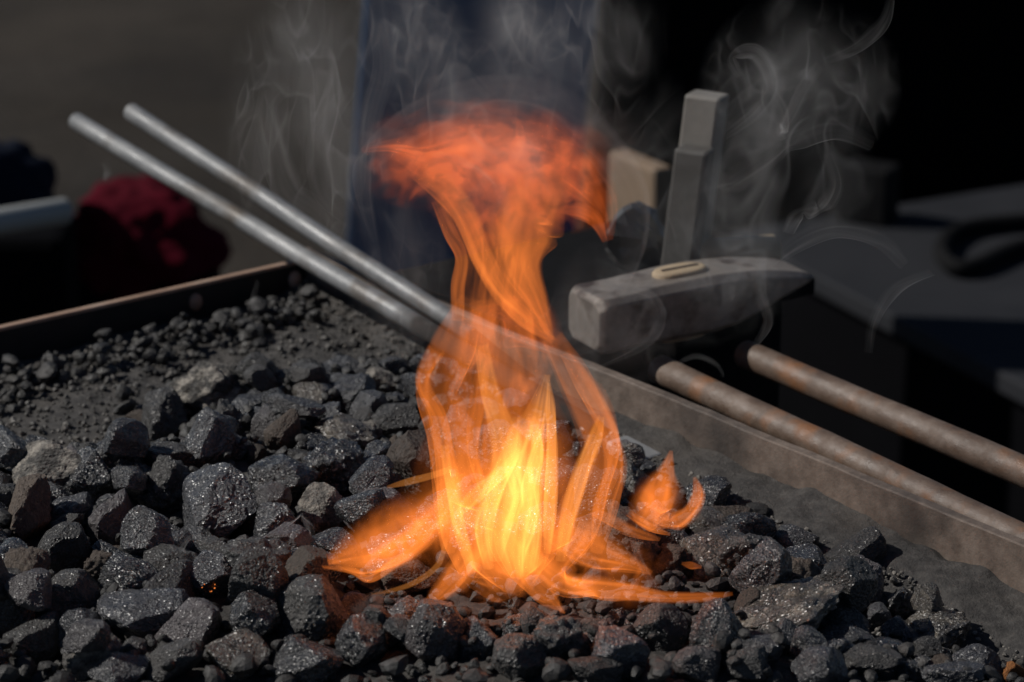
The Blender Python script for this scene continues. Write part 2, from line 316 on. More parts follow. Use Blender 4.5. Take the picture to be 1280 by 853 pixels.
# ------------------------------------------------------------------ coal lumps
def rock_template(seed, sub, kind='facet'):
    rs = np.random.RandomState(seed); bm = bmesh.new(); bmesh.ops.create_icosphere(bm, subdivisions=sub, radius=1.0)
    V = np.array([v.co[:] for v in bm.verts]); F = [[v.index for v in f.verts] for f in bm.faces]; bm.free()
    npl = rs.randint(7, 12) if kind != 'nodule' else 22
    Nn = rs.normal(size=(npl, 3)); Nn /= np.linalg.norm(Nn, axis=1)[:, None]; d = rs.uniform(.62, 1.10, npl)
    q = 44 if kind == 'facet' else (18 if kind == 'round' else 9)
    s = np.clip(V @ Nn.T / d, 0, None); r = (np.sum(s ** q, 1) + 1e-9) ** (-1 / q); r = np.clip(r, .45, 1.25)
    if kind != 'nodule':        # chips struck off the corners
        N2 = rs.normal(size=(18, 3)); N2 /= np.linalg.norm(N2, axis=1)[:, None]
        pr = np.max((V * r[:, None]) @ N2.T, 0) * rs.uniform(.80, .96, 18)
        s2 = np.clip(V @ N2.T / pr, 1e-6, None); r = np.minimum(r, 1 / np.max(s2, 1) * 1.0)
    off = Vector(rs.uniform(-50, 50, 3))
    out = np.empty_like(V)
    for i, (v, rr) in enumerate(zip(V, r)):
        p = Vector(v) * rr
        if kind == 'nodule':
            dd = mnoise.voronoi(p * 3.4 + off)[0]; e = .26 * (0.42 - dd[0]) + .10 * mnoise.noise(p * 1.6 + off) + .03 * mnoise.noise(p * 16 + off)
        else:
            e = .05 * mnoise.noise(p * 2.1 + off) + .03 * (.4 - abs(mnoise.noise(p * 4.1 + off))) + .022 * (.4 - abs(mnoise.noise(p * 9.5 + off))) + .022 * mnoise.noise(p * 15 + off) + .016 * mnoise.noise(p * 31 + off)
            dd = mnoise.voronoi(p * 1.9 + off)[0]; e -= .035 * max(0, .12 - (dd[1] - dd[0])) / .12
        out[i] = v * (rr + e)
    out -= (out.max(0) + out.min(0)) / 2
    out /= np.mean(np.linalg.norm(out, axis=1))
    return out, F
TEMPL = {'facet': [], 'round': [], 'nodule': []}
for kind, cnt in (('facet', 16), ('round', 7), ('nodule', 5)):
    for k in range(cnt):
        V, F = rock_template(100 * len(kind) + k, 5, kind)
        me = bpy.data.meshes.new('coal_lump'); me.from_pydata([tuple(v) for v in V], [], F); me.update()
        if kind == 'nodule': me.shade_smooth()
        me.materials.append(M['c_matte']); TEMPL[kind].append(me)
LUMPS = []      # x, y, z, r
def lump(kind, mat, loc, scale, rot, label, group, rnd):
    o = bpy.data.objects.new('coal_lump', rnd.choice(TEMPL[kind])); COL.objects.link(o)
    o.location = loc; o.scale = scale; o.rotation_euler = rot
    o.material_slots[0].link = 'OBJECT'; o.material_slots[0].material = M[mat]
    tag(o, label, 'coal', group); return o
rnd = random.Random(11)
# the ones that can be recognised: centre px, width px, height px, shape, material, tilt, label
HERO = [
    (72, 588, 98, 66, 'round', 'c_ash', 0, 'large coal lump with a pale ash crust at the left of the heap'),
    (112, 598, 56, 66, 'facet', 'c_gloss', .3, 'glossy black coal lump against the large pale ash-crusted lump'),
    (36, 645, 58, 84, 'facet', 'c_brown', .2, 'tall matte brown-grey coal lump below the pale ash-crusted lump'),
    (137, 657, 54, 76, 'facet', 'c_plum', -.1, 'upright flat-faced brown-grey coal lump beside a deep dark gap'),
    (83, 690, 56, 66, 'facet', 'c_matte', .5, 'sparkling grey coal lump split by a ridge, left of the flat-faced lump'),
    (262, 492, 92, 60, 'nodule', 'c_ash', 0, 'knobbly pale clinker standing proud at the back of the heap'),
    (206, 527, 62, 62, 'facet', 'c_matte', 0, 'dark blocky coal lump below the knobbly pale clinker'),
    (256, 556, 80, 58, 'facet', 'c_blue', -.6, 'wedge-shaped blue-grey coal lump sloping down to the right'),
    (215, 573, 66, 34, 'facet', 'c_matte', .2, 'flat grey coal lump in front of the wedge-shaped one'),
    (354, 543, 46, 52, 'round', 'c_brown', 0, 'round dark brown coal lump standing alone behind the heap'),
    (321, 570, 24, 26, 'facet', 'c_brown', 0, 'small rust-brown coal lump beside the round dark one'),
    (276, 638, 108, 80, 'round', 'c_blue', -.2, 'very large grey coal lump with glittering top, left of the flame'),
    (208, 612, 60, 66, 'nodule', 'c_matte', 0, 'crumbly dark coal lump touching the very large grey one'),
    (408, 640, 62, 64, 'round', 'c_ash', .3, 'ash-grey ribbed coal lump at the left tip of the flame'),
    (412, 588, 70, 62, 'nodule', 'c_gloss', 0, 'shiny bubbled black coal lump above the ash-grey ribbed one'),
    (432, 545, 72, 40, 'nodule', 'c_cinder', 0, 'glinting pale-speckled clinker lump behind the shiny bubbled one'),
    (496, 528, 58, 48, 'facet', 'c_matte', 0, 'square-shouldered grey coal lump left of the flame column'),
    (525, 583, 92, 92, 'facet', 'c_brown', -.7, 'big leaning brown-grey slab of coal behind the flame foot'),
    (388, 762, 92, 88, 'round', 'c_matte', 0, 'big rounded grey coal lump with smoke drifting over it'),
    (318, 775, 62, 60, 'facet', 'c_gloss', 0, 'bright-faced coal lump left of the big rounded grey one'),
    (92, 748, 66, 62, 'round', 'c_matte', .2, 'smooth rounded black coal lump above a long flat slab'),
    (180, 766, 112, 52, 'facet', 'c_blue', .15, 'long flat slab of blue-grey coal'),
    (238, 785, 72, 60, 'facet', 'c_plum', 0, 'pyramid-shaped grey coal lump beside the long flat slab'),
    (266, 722, 66, 56, 'facet', 'c_blue', .4, 'angular coal lump holding a small ember spot'),
    (546, 792, 74, 80, 'facet', 'c_plum', .2, 'plum-grey pitted coal lump in front of the flame'),
    (600, 800, 46, 52, 'facet', 'c_blue', 0, 'small upright coal lump beside the plum-grey pitted one'),
    (512, 722, 62, 46, 'facet', 'c_brown', .3, 'dark craggy coal lump under the left sweep of flame'),
    (452, 805, 60, 60, 'facet', 'c_gloss', 0, 'shining coal lump right of the big rounded grey one'),
    (700, 800, 66, 60, 'nodule', 'c_matte', 0, 'pitted black coal lump under the front point of the flame'),
    (646, 822, 60, 62, 'facet', 'c_matte', .3, 'blunt charcoal-coloured lump at the foot of the pitted one'),
    (826, 787, 56, 56, 'round', 'c_matte', 0, 'rounded dimpled coal lump below the right tail of flame'),
    (985, 762, 140, 52, 'nodule', 'c_cinder', -.35, 'long glittering brown clinker right of the flame'),
    (945, 765, 44, 54, 'round', 'c_brown', 0, 'hollow dark coal lump at the end of the long glittering clinker'),
    (1172, 788, 76, 52, 'nodule', 'c_cinder', -.4, 'squat glittering brown clinker near the steel rim'),
    (1026, 832, 66, 50, 'round', 'c_blue', 0, 'cracked blue-black coal lump in front of the long clinker'),
    (1158, 813, 46, 26, 'round', 'c_matte', 0, 'low smooth coal lump in front of the squat clinker'),
    (1190, 842, 58, 36, 'facet', 'c_blue', 0, 'flat-topped grey coal lump beyond the squat clinker'),
    (1090, 826, 62, 34, 'round', 'c_matte', 0, 'low rounded coal lump between the two glittering clinkers'),
    (996, 675, 48, 34, 'round', 'c_blue', 0, 'smooth grey coal lump half buried in dust by the rim'),
    (1072, 690, 76, 42, 'round', 'c_matte', -.2, 'larger smooth coal lump half buried in dust by the rim'),
    (885, 622, 64, 40, 'facet', 'c_gloss', -.2, 'glossy black coal lump right of the small side flames'),
    (792, 610, 40, 56, 'nodule', 'c_cinder', 0, 'charred coal lump between the main and side flames'),
    (838, 705, 52, 40, 'nodule', 'c_brown', 0, 'scorched brown coal lump below the side flames'),
    (1098, 770, 34, 32, 'facet', 'c_blue', 0, 'small grey coal lump perched above the dark hollow'),
    (935, 830, 50, 44, 'facet', 'c_matte', 0, 'dull black coal lump with a sharp top edge'),
    (872, 828, 60, 46, 'facet', 'c_plum', .4, 'sparkling plum-grey coal lump in the front row'),
    (150, 838, 66, 40, 'facet', 'c_blue', 0, 'broad grey coal lump in front of the long flat slab'),
    (40, 800, 70, 60, 'facet', 'c_matte', 0, 'broad dark coal lump left of the rounded black one'),
    (745, 838, 70, 40, 'facet', 'c_matte', .3, 'slanting dark coal lump in the front row'),
    (1266, 842, 26, 26, 'round', 'c_rust', 0, 'small rust-orange lump in the dust by the rim'),
]
hero_boxes = []
NEAR = ['the pale ash-crusted lump', 'the glossy lump by the ash-crusted one', 'the tall matte lump', 'the upright flat-faced lump', 'the ridged sparkling lump', 'the knobbly pale clinker', 'the dark blocky lump', 'the wedge-shaped lump',
        'the flat grey lump', 'the round brown lump', 'the small rust-brown lump', 'the very large grey lump', 'the crumbly dark lump', 'the ash-grey ribbed lump', 'the shiny bubbled lump', 'the speckled clinker', 'the square-shouldered lump',
        'the big leaning slab', 'the big rounded grey lump', 'the bright-faced lump', 'the smooth rounded black lump', 'the long flat slab', 'the pyramid-shaped lump', 'the lump with the ember spot', 'the plum-grey pitted lump',
        'the small upright lump', 'the craggy lump under the flame', 'the shining lump', 'the pitted black lump', 'the blunt charcoal lump', 'the rounded dimpled lump', 'the long glittering clinker', 'the hollow dark lump',
        'the squat glittering clinker', 'the cracked blue-black lump', 'the low smooth lump', 'the flat-topped grey lump', 'the low rounded lump', 'the smooth half-buried lump', 'the larger half-buried lump', 'the glossy lump by the side flames',
        'the charred lump between the flames', 'the scorched brown lump', 'the small perched grey lump', 'the sharp-edged dull lump', 'the sparkling plum-grey lump', 'the broad grey lump', 'the broad dark lump', 'the slanting dark lump', 'the small rust-orange lump']
for (px, py, w, h, kind, mat, tilt, label) in HERO:
    z = .03
    for _ in range(4):
        p = at(px, py, z); mpp = proj(p)[2] * .36 / 1280; r = .5 * (w + h) / 2 * mpp
        z = mq(p[0], p[1]) + r * .72
    sx, sz = w / 2 * mpp * 1.02, h / 2 * mpp * 1.02
    LUMPS.append((p[0], p[1], z, r * .88)); hero_boxes.append((px, py, w, h, proj(p)[2]))
    o = lump(kind, mat, p, (sx, (sx + sz) * .5, sz), (rnd.uniform(-.25, .25), tilt, rnd.uniform(-.3, .3)), label, None, rnd)
    me_ = o.data
ember_m, _n, N_, L_ = new_mat('ember'); _o = N_('ShaderNodeOutputMaterial'); _e = N_('ShaderNodeEmission'); _e.inputs[0].default_value = (1, .25, .05, 1); _e.inputs[1].default_value = 1.3; L_(_e.outputs[0], _o.inputs['Surface'])
_host = [o for o in bpy.data.objects if 'ember spot' in o.get('label', '')][0]
bpy.context.view_layer.update()
for k in range(6):
    px, py = 262 + rnd.uniform(-13, 13), 735 + rnd.uniform(-5, 5); ok, hit, nn_, _i = _host.ray_cast(_host.matrix_world.inverted() @ Vector(CAM), (_host.matrix_world.inverted().to_3x3() @ Vector(ray(px, py))).normalized())
    if not ok: continue
    w = _host.matrix_world @ hit; bm = bmesh.new(); bmesh.ops.create_icosphere(bm, subdivisions=1, radius=rnd.uniform(.0002, .0005), matrix=Matrix.Translation(w))
    e_ = bm_obj('ember', bm, ember_m); e_.parent = _host; e_.matrix_parent_inverse = _host.matrix_world.inverted()
def drop(x, y, r, emb):
    z = mq(x, y) + r * emb
    if LUMPS:
        A = np.array(LUMPS) if not hasattr(drop, 'A') or drop.n != len(LUMPS) else drop.A
        drop.A, drop.n = A, len(LUMPS)
        d2 = (A[:, 0] - x) ** 2 + (A[:, 1] - y) ** 2; R = (A[:, 3] + r) * .90; m = d2 < R * R
        if m.any(): z = max(z, float(np.max(A[m, 2] + np.sqrt(R[m] ** 2 - d2[m]))))
    return z
def covers_hero(x, y, z, r):
    px, py, w = proj((x, y, z)); pr = r / (w * .36 / 1280)
    for (hx, hy, hw, hh, hd) in hero_boxes:
        if w < hd + .004 and abs(px - hx) < hw * .36 + pr * .75 and abs(py - hy) < hh * .34 + pr * .75: return True
    return False
SH = {'facet': 'angular', 'round': 'rounded', 'nodule': 'knobbly'}
MT = {'c_matte': 'matte charcoal-black', 'c_gloss': 'glossy black', 'c_brown': 'dull brown-black', 'c_blue': 'blue-grey', 'c_ash': 'ash-dusted pale grey', 'c_cinder': 'glinting brown', 'c_plum': 'plum-grey'}
radii = sorted([rnd.uniform(.0055, .0085) for _ in range(140)] + [rnd.uniform(.0085, .012) for _ in range(120)] + [rnd.uniform(.012, .0145) for _ in range(36)], reverse=True)
total = len(HERO)
xs0, xs1 = -.30, .30
for r in radii:
    if total >= 300: break
    best = None
    for k in range(26):
        x, y = rnd.uniform(xs0, xs1), rnd.uniform(-.47, .0)
        if hq(x, y) < rnd.uniform(-.012, .02): continue
        px, py, w = proj((x, y, .02))
        if not (-30 < px < 1310 and py < 900): continue
        if py < 585 and r > .0095: continue
        z = drop(x, y, r, .62)
        if z > mq(x, y) + .026 or covers_hero(x, y, z, r): continue
        qx, qy, qw = proj((x, y, z)); top = qy - r / (qw * .36 / 1280)      # keep the foot of the fire open
        if y < -.36 and ((520 < qx < 715 and top < 762) or (715 <= qx < 945 and top < 752) or (430 < qx <= 520 and top < 738)): continue
        sc_ = z - mq(x, y) - .4 * r
        if best is None or sc_ < best[0]: best = (sc_, x, y, z, px, py)
        if sc_ < .1 * r: break
    if not best: continue
    _, x, y, z, px, py = best
    LUMPS.append((x, y, z, r))
    kind = rnd.choices(('facet', 'round', 'nodule'), (7, 2, 1))[0]
    under = px > 690 and 560 < py < 720 and px < 930
    mat = rnd.choices(('c_brown', 'c_cinder', 'c_matte'), (4, 2, 3))[0] if under else rnd.choices(('c_matte', 'c_gloss', 'c_brown', 'c_blue', 'c_ash', 'c_cinder', 'c_plum'), (7, 7, 2, 8, .4, 1, 3))[0]
    size = 'big' if r > .0125 else 'medium' if r > .0085 else 'small'
    hn = NEAR[int(np.argmin([np.linalg.norm(np.array(h_[:3]) - (x, y, z)) for h_ in LUMPS[:len(HERO)]]))]
    lab = f'{size} {SH[kind]} {MT[mat]} coal lump next to {hn}'
    s = r * 1.08
    lump(kind, mat, (x, y, z), (s * rnd.uniform(.85, 1.3), s * rnd.uniform(.8, 1.1), s * rnd.uniform(.68, .95)),
         (rnd.uniform(-.5, .5), rnd.uniform(-.5, .5), rnd.uniform(0, 6.28)), lab, f'coal lumps around {hn[4:]}', rnd)
    total += 1

# small coal and grit: far too many to count
def scatter(name, n, r0, r1, region, mat, seed, label, emb, pile=True, sub=1):
    rs = random.Random(seed); T = []
    for k in range(10):
        V, F = rock_template(900 + k, sub, 'facet'); T.append((V, np.array(F)))
    VV, FF, base = [], [], 0; made = 0; tries = 0
    while made < n and tries < n * 80:
        tries += 1; x, y = rs.uniform(xs0 - .03, xs1), rs.uniform(-.50, .10)
        if not region(x, y, rs): continue
        r = r0 * (r1 / r0) ** (rs.random() ** 2.2)
        if pile:
            z = drop(x, y, r, .4)
            if z > mq(x, y) + .0115 or (r > .003 and covers_hero(x, y, z, r)): continue
            if r > .0028: LUMPS.append((x, y, z, r))
        else: z = mq(x, y) + .0009 * float(fbm(x, y, 3, 330, 3)) + (.003 * math.exp(-max(tb_(x, y), 0) / .012) * float(fbm(x, y, 21, 90, 3))) + r * (emb + .35)
        V, F = T[rs.randrange(10)]
        R = np.array(Matrix.Rotation(rs.uniform(0, 6.28), 3, 'Z') @ Matrix.Rotation(rs.uniform(-1, 1), 3, 'X'))
        VV.append((V * np.array([rs.uniform(.8, 1.3), 1, rs.uniform(.6, 1)])) @ R.T * r + np.array([x, y, z])); FF.append(F + base); base += len(V); made += 1
    o = mesh_obj(name, np.concatenate(VV), np.concatenate(FF).tolist(), mat, None, False)
    tag(o, label, kind='stuff'); return o
ta = lambda x, y: (x - K[0]) * rd[0] + (y - K[1]) * rd[1]
tb_ = lambda x, y: (x - K[0]) * bd[0] + (y - K[1]) * bd[1]
in_tray = lambda x, y: ta(x, y) > .004 and tb_(x, y) > .004
M['pale'] = surf('pale_ash_grit', [(.10, .095, .085), (.22, .20, .175)], scale=200, rough=(.5, .9), bump=.3, bscale=900, bdist=.0004)
M['frag'] = surf('coal_fragment', [(.010, .010, .011), (.026, .025, .024), (.06, .056, .053)], scale=120, rough=(.3, .8), bump=.6, bscale=900, bdist=.001)
M['grit'] = surf('coal_grit', [(.025, .024, .024), (.07, .066, .06), (.22, .20, .18)], scale=160, rough=(.3, .8), bump=.4, bscale=900, bdist=.0006)
scatter('small_coal', 1700, .0022, .0064, lambda x, y, rs: hq(x, y) > rs.uniform(-.015, .01), M['frag'], 5, 'loose small coal filling the gaps of the heap', .4, True, 2)
def back_region(x, y, rs):
    if not in_tray(x, y): return False
    b = ta(x, y)
    return hq(x, y) < .01 and rs.random() < math.exp(-((b - .028) / .02) ** 2) * .9 + .02
scatter('rubble', 420, .0016, .0066, back_region, M['frag'], 8, 'loose coal rubble lying along the black back panel', .3, True, 2)
scatter('coal_grit', 4200, .0006, .0026, lambda x, y, rs: in_tray(x, y) and hq(x, y) < .03, M['grit'], 6, 'fine coal grit strewn over the dust bed', .3, False)

def rim_region(x, y, rs):
    if not in_tray(x, y): return False
    b = tb_(x, y)
    return hq(x, y) < .01 and rs.random() < math.exp(-b / .012) + .03
scatter('pale_grit', 1000, .0005, .0016, rim_region, M['pale'], 12, 'pale ash specks swept along the steel rim', .5, False)

# ------------------------------------------------------------------ steel rods in the fire
def rod(a, b, r, mat, label, name='steel_rod', group=None, wob=.0014, flat=None):
    a, b = Vector(a), Vector(b); n = 26; pts, rr = [], []
    for i in range(n):
        t = i / (n - 1); p = a.lerp(b, t); p += Vector((mnoise.noise(p * 9), 0, mnoise.noise(p * 11 + Vector((5, 1, 2))))) * wob
        pts.append(p); rr.append(r * (1 + .03 * mnoise.noise(p * 40)))
    o = bm_obj(name, tube_bm(pts, rr), M[mat], None, True); tag(o, label, 'rod', group); return o
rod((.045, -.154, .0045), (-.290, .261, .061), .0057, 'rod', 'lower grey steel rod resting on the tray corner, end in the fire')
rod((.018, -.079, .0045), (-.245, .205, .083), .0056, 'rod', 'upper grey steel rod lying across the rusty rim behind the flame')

p0, p1 = Vector(at(770, 553, .006)), Vector(at(816, 577, .004)); d_ = (p1 - p0).normalized(); e_ = Vector((-d_.y, d_.x, 0)).normalized()
bm = box_bm((p0 + p1) / 2, d_, e_, d_.cross(e_), (p1 - p0).length / 2, .0075, .0028); bevel(bm, .0015)
tag(bm_obj('flat_bar', bm, M['silver']), 'short flat end of bright steel lying between flame and rim', 'steel bar')

# ------------------------------------------------------------------ tool rack: two rusty bars on a bracket, two dark slats carrying the hammer
rack = tag(empty('tool_rack', (.20, -.12, -.05)), 'rack of two rusty round bars running along the steel rim', 'rack')
for a, b in (((825, 462), (1500, 781)), ((932, 443), (1500, 683))):
    A, B = at(*a, 0.02), at(*b, 0.02); pts = [Vector(A).lerp(Vector(B), i / 20) for i in range(21)]
    pts = [p + Vector((mnoise.noise(p * 8), 0, mnoise.noise(p * 8 + Vector((3, 3, 3))))) * .0008 for p in pts]
    bm_obj('bar', tube_bm(pts, [.0080 * (1 + .04 * mnoise.noise(p * 45)) for p in pts]), M['rustbar'], rack, True)
A, B = at(1420, 760, .02), at(1420, 640, .02)
bm_obj('bracket', tube_bm([Vector(A) + Vector((-.03, -.06, -.012)), Vector(B) + Vector((.02, .03, -.012))], .005, 12), M['black'], rack)

# ------------------------------------------------------------------ cross-peen hammer
HP = at(752, 448, .03); PHI = math.radians(30)
hx = Vector((math.cos(PHI), math.sin(PHI), 0)); hy = Vector((-math.sin(PHI), math.cos(PHI), 0))
HW = .019; HO = Vector(HP) + hy * HW
ham = tag(empty('hammer', HO), 'cross-peen hammer head with pale wooden handle end, beside the rim', 'hammer')
def ring(x, hw, zb, zt, c):
    return [(x, -hw, zb + c), (x, -hw, zt - c), (x, -hw + c, zt), (x, hw - c, zt), (x, hw, zt - c), (x, hw, zb + c), (x, hw - c, zb), (x, -hw + c, zb)]
secs = [ring(0, .0145, .0025, .0275, .004), ring(.0028, .0168, .0006, .0296, .0035), ring(.006, .0170, .0, .030, .003), ring(.022, .0166, .0, .0302, .0034),
        ring(.036, .0164, .0, .0312, .0038), ring(.052, .0172, .0, .0318, .004), ring(.070, .0172, .0, .0318, .004), ring(.084, .0165, .001, .0310, .0038), ring(.098, .0160, .0050, .0296, .0036),
        ring(.112, .0156, .0105, .0272, .0033), ring(.126, .0152, .0152, .0240, .0028), ring(.1315, .0146, .0172, .0220, .0018), ring(.1335, .0130, .0185, .0207, .0007)]
bm = bmesh.new(); RR = []
for s in secs:
    RR.append([bm.verts.new(HO + hx * (x * 1.08) + hy * (y * 1.12) + Z3 * (z * 1.06)) for x, y, z in s])
for A, B in zip(RR, RR[1:]):
    for k in range(8): bm.faces.new((A[k], A[(k + 1) % 8], B[(k + 1) % 8], B[k]))
bm.faces.new(RR[0]); bm.faces.new(RR[-1]); bmesh.ops.recalc_face_normals(bm, faces=bm.faces)
bmesh.ops.bevel(bm, geom=list(bm.edges), offset=.0009, segments=2, affect='EDGES', clamp_overlap=True)
bm_obj('head', bm, M['hammer'], ham)
def oval(cx, a, b, z0, z1, n=28, dome=0):
    bm = bmesh.new(); rings = []
    for z, s in ((z0, 1), (z1 - dome, 1), (z1 - dome * .3, .93), (z1, .8)):
        rings.append([bm.verts.new(HO + hx * (cx + a * s * math.copysign(abs(math.cos(t)) ** .7, math.cos(t))) + hy * (b * s * math.sin(t)) + Z3 * z) for t in [2 * math.pi * k / n for k in range(n)]])
    for A, B in zip(rings, rings[1:]):
        for k in range(n): bm.faces.new((A[k], A[(k + 1) % n], B[(k + 1) % n], B[k]))
    bm.faces.new(rings[0][::-1]); bm.faces.new(rings[-1]); bmesh.ops.recalc_face_normals(bm, faces=bm.faces); return bm
hd = bm_obj('handle', oval(.0625, .0172, .0088, -.004, .0362, dome=.0016), M['wood'], ham, True)
bm = box_bm(HO + hx * .0625 + Z3 * .0361, hx, hy, Z3, .012, .0011, .0006); w_ = bm_obj('wedge', bm, M['darkwood'], hd)
# ------------------------------------------------------------------ stepped steel block and odds behind the hammer
bp_ = at(846, 352, .029); BO = Vector((bp_[0], bp_[1], .029))
blk = tag(empty('steel_block', BO), 'upright stepped grey steel block standing behind the hammer', 'block')
bx_, by_ = Vector((math.cos(-.5), math.sin(-.5), 0)), Vector((-math.sin(-.5), math.cos(-.5), 0))
tilt = Vector((.10, 0, 1)).normalized()
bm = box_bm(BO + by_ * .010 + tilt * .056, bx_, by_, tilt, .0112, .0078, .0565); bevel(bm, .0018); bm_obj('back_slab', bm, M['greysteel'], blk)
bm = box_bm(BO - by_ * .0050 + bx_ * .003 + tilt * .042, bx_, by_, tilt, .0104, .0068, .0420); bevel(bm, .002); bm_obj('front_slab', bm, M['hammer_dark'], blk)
# side shelf the block stands on
sh = tag(empty('side_shelf', (.12, .12, -.01)), 'blackened iron shelf behind the hammer', 'shelf')
c_ = plan(.148, 0) - bd * .105
bm = box_bm(v3(c_, .0235), R3, nr_, Z3, .080, .095, .005); bevel(bm, .0008, 1); bm_obj('shelf_plate', bm, M['black'], sh)
for s in (-1, 1):
    bm = box_bm(v3(c_, -.391) + R3 * (.06 * s), R3, nr_, Z3, .008, .08, .409); bm_obj('support', bm, M['black'], sh)
# wooden handle stub and pale stone on the shelf
p = at(905, 325, .041)
bm = tube_bm([Vector(p) + Vector((-.016, 0, 0)), Vector(p) + Vector((.03, .012, 0))], [.0125, .0115], 18)
tag(bm_obj('wooden_stub', bm, M['wood'], None, True), 'short pale wooden handle stub lying behind the hammer', 'handle')
V, F = rock_template(77, 3, 'round'); p = at(848, 318, .033)
tag(mesh_obj('pale_stone', V * np.array([.009, .008, .005]) + p, F, M['pipe'], None, True), 'small pale stone on the shelf beside the grey block', 'stone')
V, F = rock_template(78, 3, 'nodule'); p = at(800, 305, .045)
tag(mesh_obj('slag_lump', V * np.array([.018, .016, .023]) + p, F, M['c_matte'], None, False), 'dark lump of slag between the flame and the grey block', 'slag')

# ------------------------------------------------------------------ blurred things further back
def slab(name, c, ax, hx_, hy_, hz_, mat, label, cat, bev=.004):
    ax = Vector(ax).normalized(); ay = Vector((-ax.y, ax.x, 0)); bm = box_bm(c, ax, ay, Z3, hx_, hy_, hz_); bevel(bm, bev); o = bm_obj(name, bm, M[mat]); return tag(o, label, cat)
# cloth: gently folded hanging sheet with thickness
def hang_cloth(name, x0, x1, y, z0, z1, mat, label, cat, folds=5, amp=.03, seed=1, slant=0.):
    nu, nv = 70, 24; rs = np.random.RandomState(seed); ph = rs.uniform(0, 6.28, 4)
    U, W = np.meshgrid(np.linspace(0, 1, nu), np.linspace(0, 1, nv), indexing='ij')
    X = x0 + (x1 - x0) * U + .02 * np.sin(5 * W + ph[0]); Zc = z0 + (z1 - z0) * W
    Yc = y + slant * (x1 - x0) * U + amp * np.sin(folds * 6.28 * U + ph[1] + 1.2 * np.sin(3 * W + ph[2])) + amp * .5 * np.sin(folds * 14 * U + ph[3])
    n = nu * nv; i = np.arange(n).reshape(nu, nv)
    P = np.concatenate([np.stack([X, Yc, Zc], -1).reshape(-1, 3), np.stack([X, Yc + .006, Zc], -1).reshape(-1, 3)])
    q = np.stack([i[:-1, :-1], i[1:, :-1], i[1:, 1:], i[:-1, 1:]], -1).reshape(-1, 4)
    F = np.concatenate([q, q[:, ::-1] + n]).tolist()
    b = list(i[:, 0]) + list(i[-1, 1:]) + list(i[-2::-1, -1]) + list(i[0, -2:0:-1])
    F += [(b[k], b[k] + n, b[(k + 1) % len(b)] + n, b[(k + 1) % len(b)]) for k in range(len(b))]
    o = mesh_obj(name, P, F, M[mat], None, True); return tag(o, label, cat)
xa, xb = at_y(446, 60, 1.35)[0], at_y(745, 60, 1.35)[0]
hang_cloth('blue_cloth', xa, xb, 1.35, -.80, .25, 'bluecloth', 'dark blue cloth hanging behind the flame', 'cloth', 1.3, .010, 3, .55)
xa, xb = at_y(735, 60, 2.7)[0], at_y(1560, 60, 2.7)[0]
hang_cloth('black_sheet', xa, xb, 2.7, -.80, .45, 'nearblack', 'black screen filling the background beyond the grey block', 'cloth', 3, .012, 4)  # near-black sheet closing off the background on the right
# slate-grey table with its hairpin bar
tb = tag(empty('work_bench', (.55, .30, -.80)), 'slate-grey topped work bench behind the tool rack', 'bench')
ZT = -.50
t0, t1 = at(1060, 365, ZT), at(1290, 486, ZT); e = Vector(t1 - t0).normalized(); nn = Vector((-e.y, e.x, 0))
c = Vector(t0) + e * .46 + nn * .50
bm = box_bm((c.x, c.y, ZT - .012), e, nn, Z3, .72, .50, .012); bevel(bm, .003); bm_obj('table_top', bm, M['table'], tb)
bm = box_bm((c.x, c.y, (ZT - .024 - .80) / 2), e, nn, Z3, .705, .485, (ZT - .026 + .80) / 2); bm_obj('side_panel', bm, M['nearblack'], tb)
pts = [at(x, y, ZT + .012) for x, y in ((1420, 258), (1350, 268), (1290, 275), (1235, 280), (1202, 287), (1184, 298), (1177, 313), (1183, 327), (1199, 335), (1222, 331), (1255, 316), (1290, 305), (1350, 294), (1420, 280))]
from mathutils.geometry import interpolate_bezier
def cat_pts(P, k=6):
    P = [Vector(p) for p in P]; out = []
    for i in range(len(P) - 1):
        a, b, c_, d = P[max(i - 1, 0)], P[i], P[i + 1], P[min(i + 2, len(P) - 1)]
        for j in range(k):
            t = j / k; out.append(.5 * ((2 * b) + (c_ - a) * t + (2 * a - 5 * b + 4 * c_ - d) * t * t + (3 * b - a - 3 * c_ + d) * t ** 3))
    return out + [P[-1]]
tag(bm_obj('bent_bar', tube_bm(cat_pts(pts), .010, 14), M['black'], None, True), 'black iron bar bent into a hairpin above the slate-grey bench', 'bar')
# grey box corner behind the smoke
p = at(1085, 275, ZT)
slab('metal_box', (p[0], p[1], ZT + .036), (math.cos(-.5), math.sin(-.5), 0), .032, .024, .036, 'black', 'small dark metal box on the bench behind the smoke', 'box')
# tan board, behind the flame
p = at_y(800, 240, .75)
slab('wooden_board', (p[0], p[1], p[2] - .33), (math.cos(-1.), math.sin(-1.), 0), .035, .01, .36, 'tan', 'tan wooden board standing upright beside the dark blue cloth', 'board')
